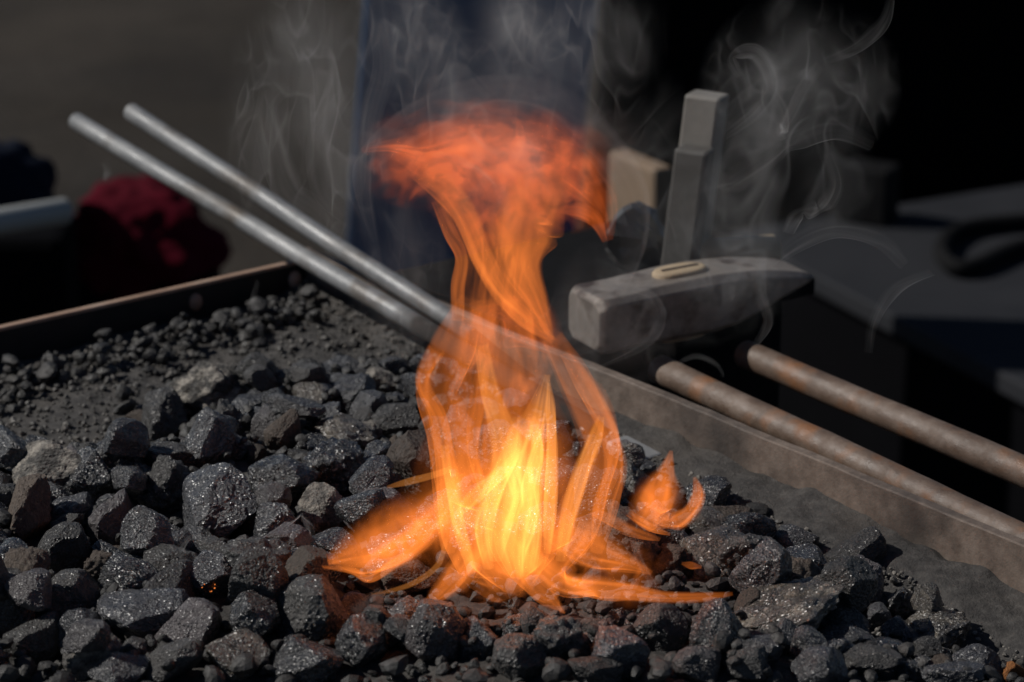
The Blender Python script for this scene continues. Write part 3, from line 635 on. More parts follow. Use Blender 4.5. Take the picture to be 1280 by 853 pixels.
# left: grey pipe end over a dark chest, navy cloth, red cloth heap
p0, p1 = at_y(80, 264, .95), at_y(-140, 300, .80)
tag(bm_obj('grey_pipe', tube_bm([p0, p1], [.0125, .0125], 18), M['pipe'], None, True), 'pale grey pipe end sticking out over the dark chest', 'pipe')
q = at_y(-60, 300, 1.0)
slab('dark_chest', (at_y(84, 300, 1.03)[0] - .20, 1.05, (q[2] - .80) / 2), (1, 0, 0), .20, .05, (q[2] + .80) / 2, 'nearblack', 'black chest standing behind the forge', 'chest', .01)
def heap_cloth(name, c, s, mat, label, seed, sub=5):
    bm = bmesh.new(); bmesh.ops.create_icosphere(bm, subdivisions=sub, radius=1); off = Vector((seed, seed * 2, seed * 3))
    for v in bm.verts:
        d = v.co.copy(); rr = 1 + .28 * mnoise.noise(d * 1.5 + off) + .16 * abs(mnoise.noise(d * 3.1 + off)) + .06 * mnoise.noise(d * 8 + off)
        v.co = Vector((d.x * s[0], d.y * s[1], max(d.z, -.5) * s[2])) * rr + Vector(c)
    return tag(bm_obj(name, bm, M[mat], None, True), label, 'cloth')
p = at_y(172, 308, 1.5)
heap_cloth('red_cloth', (p[0], 1.5, p[2] + .0), (.090, .08, .068), 'redcloth', 'crumpled crimson cloth bundle behind the rusty edge of the tray', 3)
slab('dark_crate', (p[0] - .01, 1.52, (-.80 + p[2] - .02) / 2), (1, .1, 0), .10, .09, (p[2] - .02 + .80) / 2, 'nearblack', 'black crate under the crimson cloth bundle', 'crate', .01)
p = at_y(-30, 258, 1.4)
heap_cloth('navy_cloth', (p[0] - .02, 1.4, p[2] - .02), (.11, .10, .11), 'navycloth', 'dark navy cloth bundle behind the pale grey pipe', 9)

# ------------------------------------------------------------------ flames and smoke: thin curved shells of glowing or scattering gas
def crom(A, u):
    A = np.asarray(A, float); n = len(A) - 1; t = np.clip(u, 0, 1) * n; i = np.minimum(t.astype(int), n - 1); f = (t - i)[:, None]
    g = lambda k: A[np.clip(k, 0, n)]
    a, b, c_, d = g(i - 1), g(i), g(i + 1), g(i + 2)
    return .5 * (2 * b + (c_ - a) * f + (2 * a - 5 * b + 4 * c_ - d) * f * f + (3 * b - a - 3 * c_ + d) * f ** 3)
def shell(name, rows, mat, parent, y0, curl=80, bulge=.8, side=-1, eL=1., eR=1., mid=1., streak=.5, su=2.5, sv=6., wob=.12, nu=64, nv=28, seed=0, soft=.25):
    """a folded sheet with real thickness: rows = (px, py, half width px, depth offset m, thickness mm)"""
    rs = np.random.RandomState(seed + 1); u = np.linspace(0, 1, nu); S = crom(rows, u); v = np.linspace(-1, 1, nv)
    C_ = np.array([at_y(a[0], a[1], y0 + a[3]) for a in S]); mpp = np.array([proj(c)[2] for c in C_]) * .36 / 1280
    W = np.maximum(S[:, 2], .3) * mpp; T = np.maximum(S[:, 4], 0) * 1e-3
    tg = np.gradient(C_, axis=0); tg /= np.linalg.norm(tg, axis=1)[:, None] + 1e-12
    lat = np.stack([tg[:, 2], np.zeros(nu), -tg[:, 0]], -1); lat /= np.linalg.norm(lat, axis=1)[:, None] + 1e-9
    ds = np.linalg.norm(np.gradient(C_, axis=0), axis=1); kap = np.linalg.norm(np.gradient(tg, axis=0), axis=1) / (ds + 1e-9)
    kap = np.convolve(np.pad(kap, 3, mode='edge'), np.ones(7) / 7, 'valid'); W = np.minimum(W, .62 / (kap + 1e-6))      # no sheet wider than its bend allows
    W = np.maximum(np.convolve(np.pad(W, 2, mode='edge'), np.ones(5) / 5, 'valid'), .0001)
    A = math.radians(curl); Uu, Vv = np.meshgrid(u, v, indexing='ij')
    ph = rs.uniform(0, 6.28, 12)
    nlat = np.sin(5 * Uu + 2 * Vv + ph[0]) * .5 + np.sin(11 * Uu - 3 * Vv + ph[1]) * .3 + np.sin(19 * Uu + 5 * Vv + ph[2]) * .12
    ndep = np.sin(4 * Uu + 3 * Vv + ph[3]) * .6 + np.sin(9 * Uu + 6 * Vv + ph[4]) * .35 + np.sin(3 * Uu + 11 * Vv + ph[5]) * .2
    a = Vv * A; lx = np.sin(a) / math.sin(min(A, math.pi / 2)) + wob * nlat; dp = bulge * (np.cos(a)) * side + wob * 1.6 * ndep
    P = C_[:, None, :] + lat[:, None, :] * (lx * W[:, None])[..., None] + np.array([0, 1., 0]) * (dp * W[:, None])[..., None]
    du = np.gradient(P, axis=0); dv = np.gradient(P, axis=1); nrm = np.cross(du, dv); nrm /= np.linalg.norm(nrm, axis=2)[..., None] + 1e-12
    f = np.where(Vv < 0, mid + (eL - mid) * (-Vv) ** 1.5, mid + (eR - mid) * np.abs(Vv) ** 1.5)
    edge = np.clip((1 - np.abs(Vv)) / soft, 0, 1); f = f * (edge * edge * (3 - 2 * edge))
    st = np.sin(su * 3 * Uu + sv * Vv + ph[6] + 1.5 * np.sin(2 * Uu * su + ph[7])) * .5 + np.sin(su * 2 * Uu - sv * 1.9 * Vv + ph[8]) * .3 + np.sin(sv * 3.7 * Vv + su * Uu + ph[9]) * .25
    f = f * np.clip(1 + streak * st, .05, 3)
    th = np.minimum(T[:, None] * f, W[:, None] * .45) / 2 + 3e-5
    n = nu * nv; i = np.arange(n).reshape(nu, nv)
    V = np.concatenate([(P + nrm * th[..., None]).reshape(-1, 3), (P - nrm * th[..., None]).reshape(-1, 3)])
    q = np.stack([i[:-1, :-1], i[1:, :-1], i[1:, 1:], i[:-1, 1:]], -1).reshape(-1, 4)
    F = np.concatenate([q, q[:, ::-1] + n]).tolist()
    b = list(i[:, 0]) + list(i[-1, 1:]) + list(i[-2::-1, -1]) + list(i[0, -2:0:-1])
    F += [(b[k], b[k] + n, b[(k + 1) % len(b)] + n, b[(k + 1) % len(b)]) for k in range(len(b))]
    o = mesh_obj(name, V, F, mat, parent, True)
    bm = bmesh.new(); bm.from_mesh(o.data); bmesh.ops.recalc_face_normals(bm, faces=bm.faces); bm.to_mesh(o.data); bm.free()
    return o
def vol_glow(name, col, k, scale=(2.2, 2.2, 1.1), det=3., lo=.42, hi=.72, fall=1.2, dist=1.2, step=1.1):
    """glowing gas: soft towards its outside, streaked inside"""
    m, n, N, L = new_mat(name); out = N('ShaderNodeOutputMaterial'); e = N('ShaderNodeEmission'); e.inputs[0].default_value = (*col, 1)
    tc = N('ShaderNodeTexCoord'); oi = N('ShaderNodeObjectInfo')
    ln = N('ShaderNodeVectorMath'); ln.operation = 'DOT_PRODUCT'; L(tc.outputs['Object'], ln.inputs[0]); L(tc.outputs['Object'], ln.inputs[1])
    su = N('ShaderNodeMath'); su.operation = 'SUBTRACT'; su.use_clamp = True; su.inputs[0].default_value = 1; L(ln.outputs['Value'], su.inputs[1])
    po = N('ShaderNodeMath'); po.operation = 'POWER'; L(su.outputs[0], po.inputs[0]); po.inputs[1].default_value = fall
    mu = N('ShaderNodeVectorMath'); mu.operation = 'MULTIPLY'; L(tc.outputs['Object'], mu.inputs[0]); mu.inputs[1].default_value = scale
    ad = N('ShaderNodeVectorMath'); ad.operation = 'ADD'; L(mu.outputs[0], ad.inputs[0])
    cm = N('ShaderNodeMath'); cm.operation = 'MULTIPLY'; L(oi.outputs['Random'], cm.inputs[0]); cm.inputs[1].default_value = 91.
    L(cm.outputs[0], ad.inputs[1])
    nz = N('ShaderNodeTexNoise'); nz.inputs['Scale'].default_value = 1.; nz.inputs['Detail'].default_value = det; nz.inputs['Distortion'].default_value = dist; L(ad.outputs[0], nz.inputs['Vector'])
    mr = N('ShaderNodeMapRange'); mr.interpolation_type = 'SMOOTHSTEP'; mr.inputs['From Min'].default_value = lo; mr.inputs['From Max'].default_value = hi; L(nz.outputs['Fac'], mr.inputs['Value'])
    m1 = N('ShaderNodeMath'); m1.operation = 'MULTIPLY'; L(po.outputs[0], m1.inputs[0]); L(mr.outputs[0], m1.inputs[1])
    m2 = N('ShaderNodeMath'); m2.operation = 'MULTIPLY'; L(m1.outputs[0], m2.inputs[0]); m2.inputs[1].default_value = k
    L(m2.outputs[0], e.inputs[1]); L(e.outputs[0], out.inputs['Volume']); m.cycles.volume_step_rate = step; return m
def vol_curl(name, col, k, scale=(3, 3, 1.6), w=.035, fall=1.0, dist=1.6, det=.6, aniso=.2, base=.10, step=.9):
    """smoke: folded thin sheets where a noise field crosses its middle value, fading towards the outside"""
    m, n, N, L = new_mat(name); out = N('ShaderNodeOutputMaterial'); e = N('ShaderNodeVolumeScatter'); e.inputs['Color'].default_value = (*col, 1); e.inputs['Anisotropy'].default_value = aniso
    tc = N('ShaderNodeTexCoord'); oi = N('ShaderNodeObjectInfo')
    ln = N('ShaderNodeVectorMath'); ln.operation = 'DOT_PRODUCT'; L(tc.outputs['Object'], ln.inputs[0]); L(tc.outputs['Object'], ln.inputs[1])
    su = N('ShaderNodeMath'); su.operation = 'SUBTRACT'; su.use_clamp = True; su.inputs[0].default_value = 1; L(ln.outputs['Value'], su.inputs[1])
    po = N('ShaderNodeMath'); po.operation = 'POWER'; L(su.outputs[0], po.inputs[0]); po.inputs[1].default_value = fall
    mu = N('ShaderNodeVectorMath'); mu.operation = 'MULTIPLY'; L(tc.outputs['Object'], mu.inputs[0]); mu.inputs[1].default_value = scale
    cm = N('ShaderNodeMath'); cm.operation = 'MULTIPLY'; L(oi.outputs['Random'], cm.inputs[0]); cm.inputs[1].default_value = 91.
    ad = N('ShaderNodeVectorMath'); ad.operation = 'ADD'; L(mu.outputs[0], ad.inputs[0]); L(cm.outputs[0], ad.inputs[1])
    nz = N('ShaderNodeTexNoise'); nz.inputs['Scale'].default_value = 1.; nz.inputs['Detail'].default_value = det; nz.inputs['Distortion'].default_value = dist; nz.inputs['Roughness'].default_value = .4; L(ad.outputs[0], nz.inputs['Vector'])
    s1 = N('ShaderNodeMath'); s1.operation = 'SUBTRACT'; L(nz.outputs['Fac'], s1.inputs[0]); s1.inputs[1].default_value = .5
    ab = N('ShaderNodeMath'); ab.operation = 'ABSOLUTE'; L(s1.outputs[0], ab.inputs[0])
    mr = N('ShaderNodeMapRange'); mr.interpolation_type = 'SMOOTHSTEP'; mr.inputs['From Min'].default_value = 0; mr.inputs['From Max'].default_value = w; mr.inputs['To Min'].default_value = 1; mr.inputs['To Max'].default_value = base; L(ab.outputs[0], mr.inputs['Value'])
    # patchy: the sheets thin out here and there
    n2 = N('ShaderNodeTexNoise'); n2.inputs['Scale'].default_value = .8; n2.inputs['Detail'].default_value = 1; L(ad.outputs[0], n2.inputs['Vector'])
    m0 = N('ShaderNodeMapRange'); m0.interpolation_type = 'SMOOTHSTEP'; m0.inputs['From Min'].default_value = .36; m0.inputs['From Max'].default_value = .62; L(n2.outputs['Fac'], m0.inputs['Value'])
    m1 = N('ShaderNodeMath'); m1.operation = 'MULTIPLY'; L(po.outputs[0], m1.inputs[0]); L(mr.outputs[0], m1.inputs[1])
    m3 = N('ShaderNodeMath'); m3.operation = 'MULTIPLY'; L(m1.outputs[0], m3.inputs[0]); L(m0.outputs[0], m3.inputs[1])
    m2 = N('ShaderNodeMath'); m2.operation = 'MULTIPLY'; L(m3.outputs[0], m2.inputs[0]); m2.inputs[1].default_value = k
    L(m2.outputs[0], e.inputs['Density']); L(e.outputs[0], out.inputs['Volume']); m.cycles.volume_step_rate = step; return m
_ball = None
def puff(name, px, py, wx, wz, wy, y, mat, parent, rot=0.0):
    global _ball
    if _ball is None:
        bm = bmesh.new(); bmesh.ops.create_icosphere(bm, subdivisions=3, radius=1.03); _ball = bpy.data.meshes.new('gas_body'); bm.to_mesh(_ball); bm.free(); _ball.materials.append(M[mat])
    c = at_y(px, py, y); mpp = proj(c)[2] * .36 / 1280
    o = bpy.data.objects.new(name, _ball); COL.objects.link(o); o.location = c; o.scale = (wx * mpp, wy, wz * mpp); o.rotation_euler = (0, rot, 0)
    o.material_slots[0].link = 'OBJECT'; o.material_slots[0].material = M[mat]
    o.parent = parent; o.matrix_parent_inverse = Matrix.Translation(-Vector(parent.location)); return o

EK = 1.42
M['f_gold'] = vol_emit('flame_gold', (1.0, .34, .065), 210 * EK)
M['f_orange'] = vol_emit('flame_orange', (1.0, .235, .036), 170 * EK)
M['f_red'] = vol_emit('flame_red', (1.0, .18, .035), 95 * EK)
M['g_body'] = vol_glow('flame_glow', (1.0, .22, .03), 21 * EK, scale=(3.2, 1.8, 1.2), det=3.5, lo=.44, hi=.72)
M['g_core'] = vol_glow('flame_core', (1.0, .36, .07), 50 * EK, scale=(3.0, 1.6, 1.0), det=2.5, lo=.42, hi=.68, fall=1.3)
M['g_soft'] = vol_glow('flame_soft_glow', (1.0, .21, .03), 24 * EK, scale=(1.4, 1.2, 1.2), det=1.5, lo=.2, hi=.8, fall=1.6)
M['g_crown'] = vol_glow('flame_crown', (1.0, .175, .035), 12.5 * EK, scale=(2.4, 1.4, 1.6), det=2.6, lo=.45, hi=.66, fall=.8, dist=1.6)
YF = -.385
fire = tag(empty('flame', (0, YF, .02)), 'tall orange flame rising from the coals', 'flame')
FL = 'flame_tongue'
frs = random.Random(77)
def layered(parent, y0, rows, mat, layers=3, jit=.14, **k):
    sd = k.pop('seed', 0); k.setdefault('soft', .6)
    for q in range(layers):
        j = jit if q else 0
        rr_ = [(a + frs.gauss(0, j) * c, b + frs.gauss(0, j * .5) * c, c * (1 + frs.uniform(-1.6, 1.2) * j), d + frs.uniform(-.004, .004) * (q > 0), t / layers * 1.15) for a, b, c, d, t in rows]
        shell(FL, rr_, M[mat], parent, y0, seed=sd + 1000 * q, **k)
def fl(rows, mat, **k): layered(fire, YF, rows, mat, **k)
# left sweep
fl([(396, 708, 2, -.025, .3), (425, 694, 16, -.025, 1.6), (465, 676, 36, -.02, 2.0), (512, 652, 44, -.015, 1.9), (556, 618, 34, -.005, 1.4), (596, 572, 16, 0, .2)], 'f_orange', curl=50, bulge=.35, eL=.1, eR=1.3, mid=.9, streak=.45, seed=1, wob=.1, soft=.8)
fl([(398, 708, 2, -.03, .4), (440, 712, 5, -.03, 1.8), (462, 722, 6, -.03, 1.9), (490, 706, 8, -.03, 1.5), (530, 680, 8, -.03, .9), (560, 640, 6, -.03, .1)], 'f_orange', curl=55, bulge=.5, seed=74, layers=2)
fl([(415, 702, 4, -.02, .4), (455, 706, 14, -.02, 1.5), (500, 685, 20, -.02, 1.5), (545, 645, 16, -.01, 1.3), (575, 590, 8, -.01, .3)], 'f_orange', curl=60, bulge=.5, streak=.4, seed=2)
# thin spike
fl([(484, 609, 2, -.01, .6), (510, 602, 5, -.01, 3.6), (540, 594, 5, -.01, 3.6), (564, 586, 4, -.01, 1)], 'f_gold', curl=40, bulge=.3, seed=3, streak=.2, nu=30, nv=10, layers=1, wob=.03)
# left column
fl([(585, 715, 12, -.005, .3), (578, 670, 24, -.005, 1.3), (570, 610, 26, 0, 1.3), (560, 540, 30, 0, 1.3), (547, 482, 28, .005, 1.2), (575, 425, 30, .005, .9), (590, 370, 14, .005, .1)], 'f_orange', curl=85, bulge=.8, eL=1.5, eR=.5, mid=.6, seed=4)
fl([(560, 690, 8, -.01, .3), (562, 640, 16, -.01, 1.5), (556, 570, 12, -.01, 1.6), (548, 520, 11, -.01, 1.2), (528, 475, 10, -.005, .9), (545, 435, 12, 0, .2)], 'f_orange', curl=85, bulge=.9, seed=5, layers=2)
# middle body
fl([(640, 735, 24, -.01, .3), (632, 680, 66, -.01, 1.2), (628, 620, 74, -.005, 1.4), (625, 550, 76, 0, 1.2), (622, 480, 66, .005, .9), (620, 420, 48, .005, .7), (610, 370, 30, .005, .1)], 'f_orange', curl=75, bulge=.6, eL=.8, eR=.8, mid=.7, streak=.8, sv=9, seed=6, nu=80, nv=44)
# bright golden tongues
fl([(645, 720, 10, -.015, .3), (640, 675, 24, -.015, 1.4), (655, 620, 22, -.015, 1.9), (650, 570, 26, -.015, 1.8), (672, 520, 16, -.015, 1.4), (684, 468, 3, -.015, .2)], 'f_gold', curl=75, bulge=.7, eL=.5, eR=1.5, mid=.8, streak=.8, seed=7, wob=.3)
fl([(662, 715, 6, -.02, .3), (668, 660, 12, -.02, 1.6), (660, 610, 10, -.02, 1.8), (672, 560, 9, -.02, 1.4), (664, 520, 5, -.02, .2)], 'f_gold', curl=80, seed=71, wob=.25, layers=2)
fl([(610, 710, 6, -.02, .3), (604, 660, 12, -.02, 1.4), (618, 610, 12, -.02, 1.5), (640, 560, 10, -.02, 1.1), (646, 520, 5, -.02, .2)], 'f_gold', curl=80, seed=72, wob=.25, layers=2)
fl([(620, 700, 8, -.02, .3), (625, 650, 18, -.02, 1.3), (635, 590, 26, -.02, 1.5), (628, 540, 20, -.02, 1.1), (612, 490, 13, -.015, .8), (602, 430, 9, -.01, .2)], 'f_gold', curl=80, bulge=.8, seed=8)
fl([(684, 690, 5, -.025, .3), (688, 630, 8, -.025, 2.0), (690, 560, 7, -.025, 2.3), (688, 510, 5, -.025, 1.4), (686, 478, 2, -.025, .2)], 'f_gold', curl=85, bulge=1.0, seed=9, streak=.2, layers=2)
# loop and strands in the left centre
fl([(570, 645, 4, -.03, .3), (592, 622, 9, -.03, 1.5), (612, 602, 10, -.03, 1.7), (632, 585, 8, -.03, 1.2), (650, 560, 5, -.03, .3)], 'f_gold', curl=80, seed=10, streak=.2, layers=2)
fl([(590, 715, 5, -.03, .3), (575, 660, 9, -.03, 1.4), (563, 600, 8, -.03, 1.5), (556, 555, 5, -.03, .3)], 'f_gold', curl=80, seed=11, streak=.2, layers=2)
fl([(610, 640, 4, -.03, .3), (600, 605, 7, -.03, 1.0), (590, 560, 8, -.03, 1.0), (600, 500, 9, -.02, .9), (606, 440, 7, -.01, .2)], 'f_orange', curl=85, seed=31, layers=2)
# right tongues
fl([(690, 715, 12, -.01, .3), (715, 665, 26, -.01, 1.3), (735, 605, 26, -.005, 1.5), (752, 555, 24, -.005, 1.5), (738, 510, 24, 0, 1.1), (715, 465, 20, .005, .8), (690, 420, 14, .005, .2)], 'f_orange', curl=85, bulge=.8, eL=.7, eR=1.3, mid=.7, seed=12)
fl([(700, 700, 6, -.015, .3), (712, 640, 11, -.015, 1.6), (728, 585, 11, -.015, 1.6), (744, 548, 9, -.015, 1.2), (752, 520, 4, -.015, .2)], 'f_gold', curl=80, seed=13, layers=2)
fl([(745, 690, 8, .005, .3), (758, 630, 15, .005, 1.2), (766, 580, 13, .005, 1.2), (757, 530, 13, .005, .9), (730, 480, 12, .005, .5), (705, 440, 6, .005, .1)], 'f_orange', curl=80, seed=14)
# foot: sweeps at the front
fl([(640, 640, 14, -.03, .3), (655, 690, 28, -.035, 1.6), (678, 730, 22, -.04, 1.8), (692, 752, 10, -.045, 1.4), (706, 766, 2, -.05, .2)], 'f_orange', curl=65, bulge=.5, eL=.7, eR=1.4, mid=.8, seed=15)
fl([(660, 690, 14, -.03, .3), (700, 722, 20, -.035, 1.5), (745, 732, 18, -.058, 1.8), (790, 738, 14, -.058, 1.7), (830, 745, 9, -.058, 1.3), (880, 746, 7, -.058, 1.1), (916, 742, 2, -.058, .1)], 'f_orange', curl=65, bulge=.5, eL=1.2, eR=.7, streak=.4, seed=16)
fl([(670, 650, 14, -.02, .3), (710, 668, 28, -.025, 1.3), (750, 688, 26, -.03, 1.4), (785, 703, 14, -.03, 1.3), (815, 716, 3, -.03, .2)], 'f_orange', curl=60, bulge=.5, eL=1.4, eR=.4, seed=17)
fl([(740, 635, 8, 0, .2), (775, 655, 10, 0, .9), (805, 668, 7, 0, .8), (825, 674, 2, 0, .1)], 'f_orange', curl=70, seed=18, nu=30, nv=14, layers=2)
fl([(600, 680, 16, -.03, .3), (580, 708, 20, -.035, 1.6), (555, 735, 15, -.04, 1.8), (532, 754, 3, -.04, .2)], 'f_orange', curl=65, bulge=.5, seed=19)
fl([(558, 672, 3, -.035, .2), (548, 705, 4, -.04, 1.8), (520, 727, 4, -.045, 2.2), (490, 738, 3, -.05, 1.5), (464, 743, 1, -.05, .1)], 'f_gold', curl=40, bulge=.3, seed=20, streak=.2, nu=40, nv=10, layers=1, wob=.03)
fl([(640, 745, 24, -.03, .2), (632, 715, 54, -.03, 1.0), (625, 670, 68, -.03, 1.2), (630, 620, 62, -.02, .8), (640, 570, 40, -.02, .1)], 'f_orange', curl=65, bulge=.4, streak=.8, sv=8, seed=21, nu=60, nv=40)
# neck: crossing ribbons
fl([(692, 426, 4, 0, .3), (660, 395, 14, 0, 1.6), (628, 362, 16, 0, 1.9), (602, 320, 15, 0, 1.9), (582, 268, 16, .005, 1.4), (555, 232, 18, .005, .7), (525, 212, 14, .005, .1)], 'f_orange', curl=70, bulge=.7, eL=1.2, eR=.9, seed=22, streak=.3)
fl([(690, 424, 3, -.005, .3), (672, 375, 15, -.005, 1.6), (650, 325, 30, -.005, 1.8), (655, 275, 46, -.005, 1.5), (676, 242, 46, 0, .8), (690, 210, 26, .005, .1)], 'f_orange', curl=60, bulge=.5, eL=1.1, eR=.9, streak=.5, seed=23)
fl([(572, 400, 8, .005, .2), (572, 360, 9, .005, 1.0), (577, 322, 8, .005, 1.0), (562, 290, 9, .005, .8), (546, 250, 8, .005, .1)], 'f_orange', curl=85, seed=24, layers=2)
fl([(600, 450, 20, .005, .2), (605, 405, 36, .005, .9), (625, 385, 42, .005, .9), (660, 400, 36, .005, .8), (692, 432, 12, .005, .2)], 'f_red', curl=60, seed=25, streak=.6)
# crown: redder, cooler, mottled
fl([(452, 188, 4, .005, .1), (490, 182, 20, .0, .9), (540, 188, 42, -.005, 1.2), (600, 190, 50, -.01, 1.2), (660, 195, 50, -.01, 1.2), (715, 215, 40, -.005, 1.0), (748, 250, 22, 0, .8), (762, 300, 4, .005, .1)], 'f_red', curl=50, bulge=.4, eL=.6, eR=.6, mid=1, streak=.9, su=8, sv=5, seed=26, nu=110, nv=48, wob=.25, soft=.9, layers=3)
fl([(640, 202, 6, -.015, .2), (648, 182, 10, -.015, 1.3), (650, 162, 6, -.015, .9), (644, 145, 2, -.015, .1)], 'f_red', curl=70, seed=28, nu=26, nv=14, layers=2)
fl([(700, 262, 4, -.005, .2), (722, 262, 11, -.005, 1.8), (745, 275, 9, -.005, 1.8), (756, 302, 3, -.005, .2)], 'f_red', curl=70, seed=29, nu=30, nv=14, layers=2)
for a in ((610, 192, 165, 62, .05, YF, 'g_crown', .05), (560, 205, 110, 50, .04, YF + .01, 'g_crown', -.2), (690, 220, 90, 60, .04, YF, 'g_crown', .5), (620, 245, 90, 60, .035, YF, 'g_crown', 0),
          (632, 590, 125, 150, .045, YF, 'g_body', 0), (625, 440, 85, 100, .035, YF, 'g_body', 0), (500, 670, 100, 46, .03, YF - .01, 'g_body', -.35), (655, 600, 46, 110, .02, YF - .015, 'g_core', .08), (740, 705, 110, 48, .03, YF - .025, 'g_body', .25), (625, 330, 55, 90, .03, YF, 'g_body', .1), (610, 690, 120, 56, .03, YF - .035, 'g_body', .05), (505, 668, 100, 40, .03, YF - .02, 'g_soft', -.4), (640, 640, 100, 110, .03, YF - .01, 'g_soft', 0), (822, 628, 40, 40, .02, -.352, 'g_soft', 0)):
    puff('flame_glow', *a[:7], fire, a[7])
# small side flames, a fire of their own
side = tag(empty('side_flame', (.075, -.345, .02)), 'small forked orange flame at the right of the tall flame', 'flame')
def sf(rows, mat, **k): layered(side, -.352, rows, mat, **k)
sf([(800, 658, 10, 0, .3), (812, 634, 30, 0, 2.0), (824, 607, 23, 0, 2.2), (833, 586, 11, 0, 1.7), (839, 563, 2, 0, .2)], 'f_orange', curl=60, bulge=.5, seed=40, streak=.4)
sf([(815, 640, 10, 0, .4), (838, 650, 17, 0, 1.5), (862, 640, 12, 0, 1.9), (872, 618, 9, 0, 1.9), (868, 596, 2, 0, .2)], 'f_orange', curl=60, bulge=.5, seed=41)
sf([(785, 640, 5, -.005, .2), (812, 658, 6, -.005, 1.6), (838, 668, 2, -.005, .2)], 'f_orange', curl=70, seed=43, nu=26, nv=12, layers=2)
lick = shell('small_flame', [(852, 704, 1.5, 0, .4), (864, 706, 5, 0, 2.6), (877, 709, 1.5, 0, .3)], M['f_orange'], None, -.385, curl=70, seed=44, nu=20, nv=12)
tag(lick, 'tiny orange flame lick among the dark coals right of the tall flame', 'flame')

# smoke
smk = tag(empty('smoke', (0, -.25, .2)), 'thin grey smoke curling up from the fire', kind='stuff')
M['s_wisp'] = vol_smoke('smoke_wisp', (.95, .93, .90), 60)
M['s_veil2'] = vol_curl('smoke_veil_thin', (.95, .92, .88), 3.2, scale=(1.4, 1.2, .9), w=.16, base=.25, fall=1.4, step=1.2)
M['s_curl'] = vol_curl('smoke_curl', (.95, .93, .90), 22, scale=(2.3, 1.9, 1.3), w=.04, dist=1.3)
M['s_curl_thin'] = vol_curl('smoke_curl_thin', (.95, .93, .90), 13, scale=(1.9, 1.6, 1.1), w=.05, dist=1.2)
def sm(rows, mat='s_wisp', y=-.30, **k): return shell('smoke_wisp', rows, M[mat], smk, y, **k)
# cap over the crown
sm([(470, 300, 6, 0, .2), (455, 215, 14, 0, .7), (500, 162, 20, 0, .8), (560, 126, 22, 0, .9), (620, 110, 20, 0, 1.0), (690, 122, 24, 0, .9), (745, 170, 26, 0, .8), (785, 230, 26, 0, .8), (792, 300, 18, 0, .7), (775, 360, 8, 0, .1)], curl=60, bulge=1.2, eL=1.2, eR=.1, mid=.5, streak=.3, seed=60, nu=110, y=-.36, soft=.3)
rr = random.Random(4)
def wisp(pts, w=7, t=2.0, **k):
    n = len(pts); rows = []
    for i, (x, y) in enumerate(pts):
        e = math.sin(math.pi * min(max((i + .25) / (n - .5), 0), 1)); rows.append((x, y, w * (.5 + .5 * e), rr.uniform(-.012, .012), t * .8 * e))
    fl_ = rr.random() < .5
    return sm(rows, seed=rr.randrange(9999), curl=k.pop('curl', 75), streak=.5, soft=.7, eL=1.2 if fl_ else .2, eR=.2 if fl_ else 1.2, mid=.6, wob=.2, **k)
wisp([(420, 300), (395, 265), (362, 240), (345, 190), (335, 130), (360, 105)], 20, 1.5)
wisp([(430, 270), (405, 235), (400, 180), (415, 140), (440, 110)], 16, 1.3)
wisp([(470, 330), (455, 240), (462, 150), (480, 80), (470, 0), (475, -50)], 16, 1.2)
wisp([(905, 170), (945, 140), (965, 105), (945, 65), (915, 70), (925, 95)], 11, 2.2)
wisp([(965, 110), (980, 140), (975, 165), (985, 150), (1005, 110), (1025, 80)], 11, 1.9)
wisp([(1030, 75), (1075, 55), (1105, 25), (1115, -10)], 9, 1.4)
wisp([(905, 230), (950, 200), (985, 175), (1040, 160), (1090, 180)], 18, 1.2)
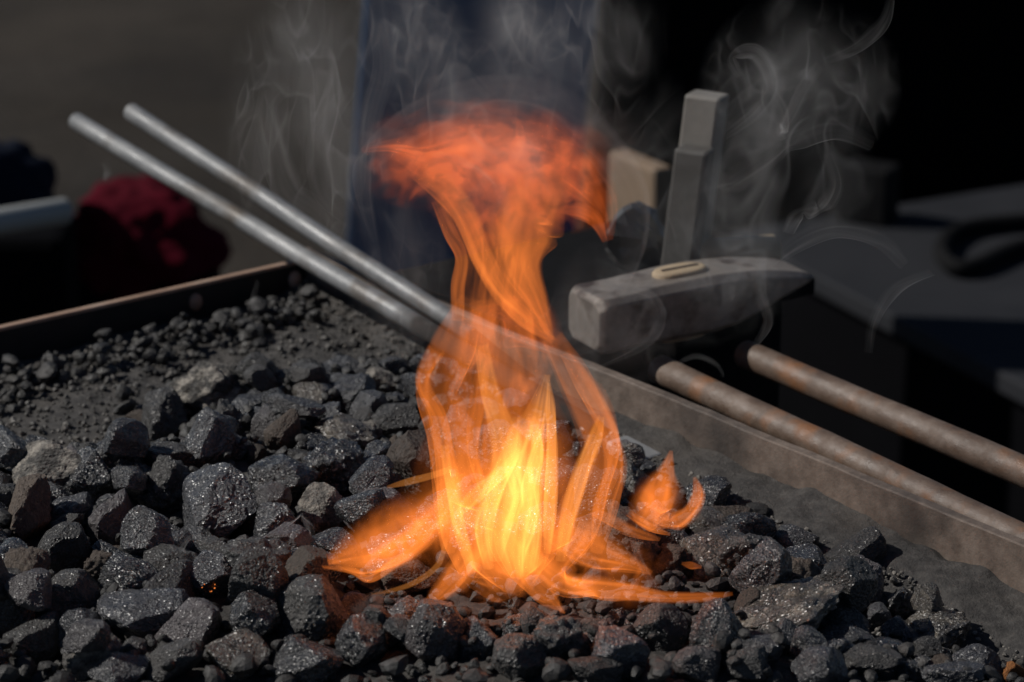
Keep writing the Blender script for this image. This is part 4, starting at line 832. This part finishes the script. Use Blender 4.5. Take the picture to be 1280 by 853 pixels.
wisp([(985, 290), (1000, 265), (1025, 260), (1045, 230), (1035, 190)], 13, 1.7)
wisp([(960, 330), (1000, 300), (1045, 285), (1100, 300), (1130, 330)], 14, 1.5)
wisp([(1085, 440), (1092, 400), (1120, 360), (1165, 340)], 9, 1.3)
wisp([(945, 430), (960, 400), (950, 360), (952, 310)], 8, 1.5)
wisp([(740, 460), (800, 430), (825, 400), (815, 370), (790, 360)], 10, 1.4)
wisp([(845, 455), (870, 445), (895, 455), (905, 472)], 4, 1.6, y=-.12)
wisp([(330, 430), (318, 380), (322, 350)], 5, 1.0, y=-.1)
wisp([(130, 225), (135, 215), (130, 203)], 5, 1.4, y=0.0)
wisp([(255, 710), (225, 690), (240, 670), (270, 690), (290, 685)], 14, 1.0, y=-.38)
wisp([(370, 690), (390, 665), (375, 645), (360, 655)], 14, .8, y=-.36)
wisp([(825, 745), (800, 700), (790, 665), (770, 655)], 7, 1.6, y=-.41)
wisp([(400, 780), (440, 770), (478, 742), (490, 735)], 14, 1.6, y=-.43)
# turbulent bodies of smoke, and plain thin haze close round the flame
for a in ((515, 330, 60, 150, .03, -.33, 's_veil2', 0), (745, 400, 75, 120, .03, -.33, 's_veil2', .2), (620, 200, 200, 120, .05, -.39, 's_veil2', 0), (620, 190, 200, 110, .05, -.44, 's_curl_thin', 0), (390, 120, 110, 190, .04, -.25, 's_veil2', 0), (620, 40, 170, 110, .05, -.27, 's_veil2', 0)):
    puff('smoke_veil', *a[:7], smk, a[7])
for a in ((390, 160, 120, 190, .05, -.27, 's_curl', 0), (570, 40, 150, 150, .06, -.27, 's_curl', 0), (720, 60, 130, 140, .05, -.25, 's_curl_thin', 0), (930, 210, 170, 130, .05, -.2, 's_curl_thin', .2),
          (1000, 100, 130, 120, .05, -.2, 's_curl_thin', 0), (880, 330, 140, 110, .04, -.2, 's_curl_thin', 0), (500, 350, 70, 110, .03, -.31, 's_curl_thin', 0), (760, 420, 110, 80, .03, -.31, 's_curl_thin', 0)):
    puff('smoke_curl', *a[:7], smk, a[7])
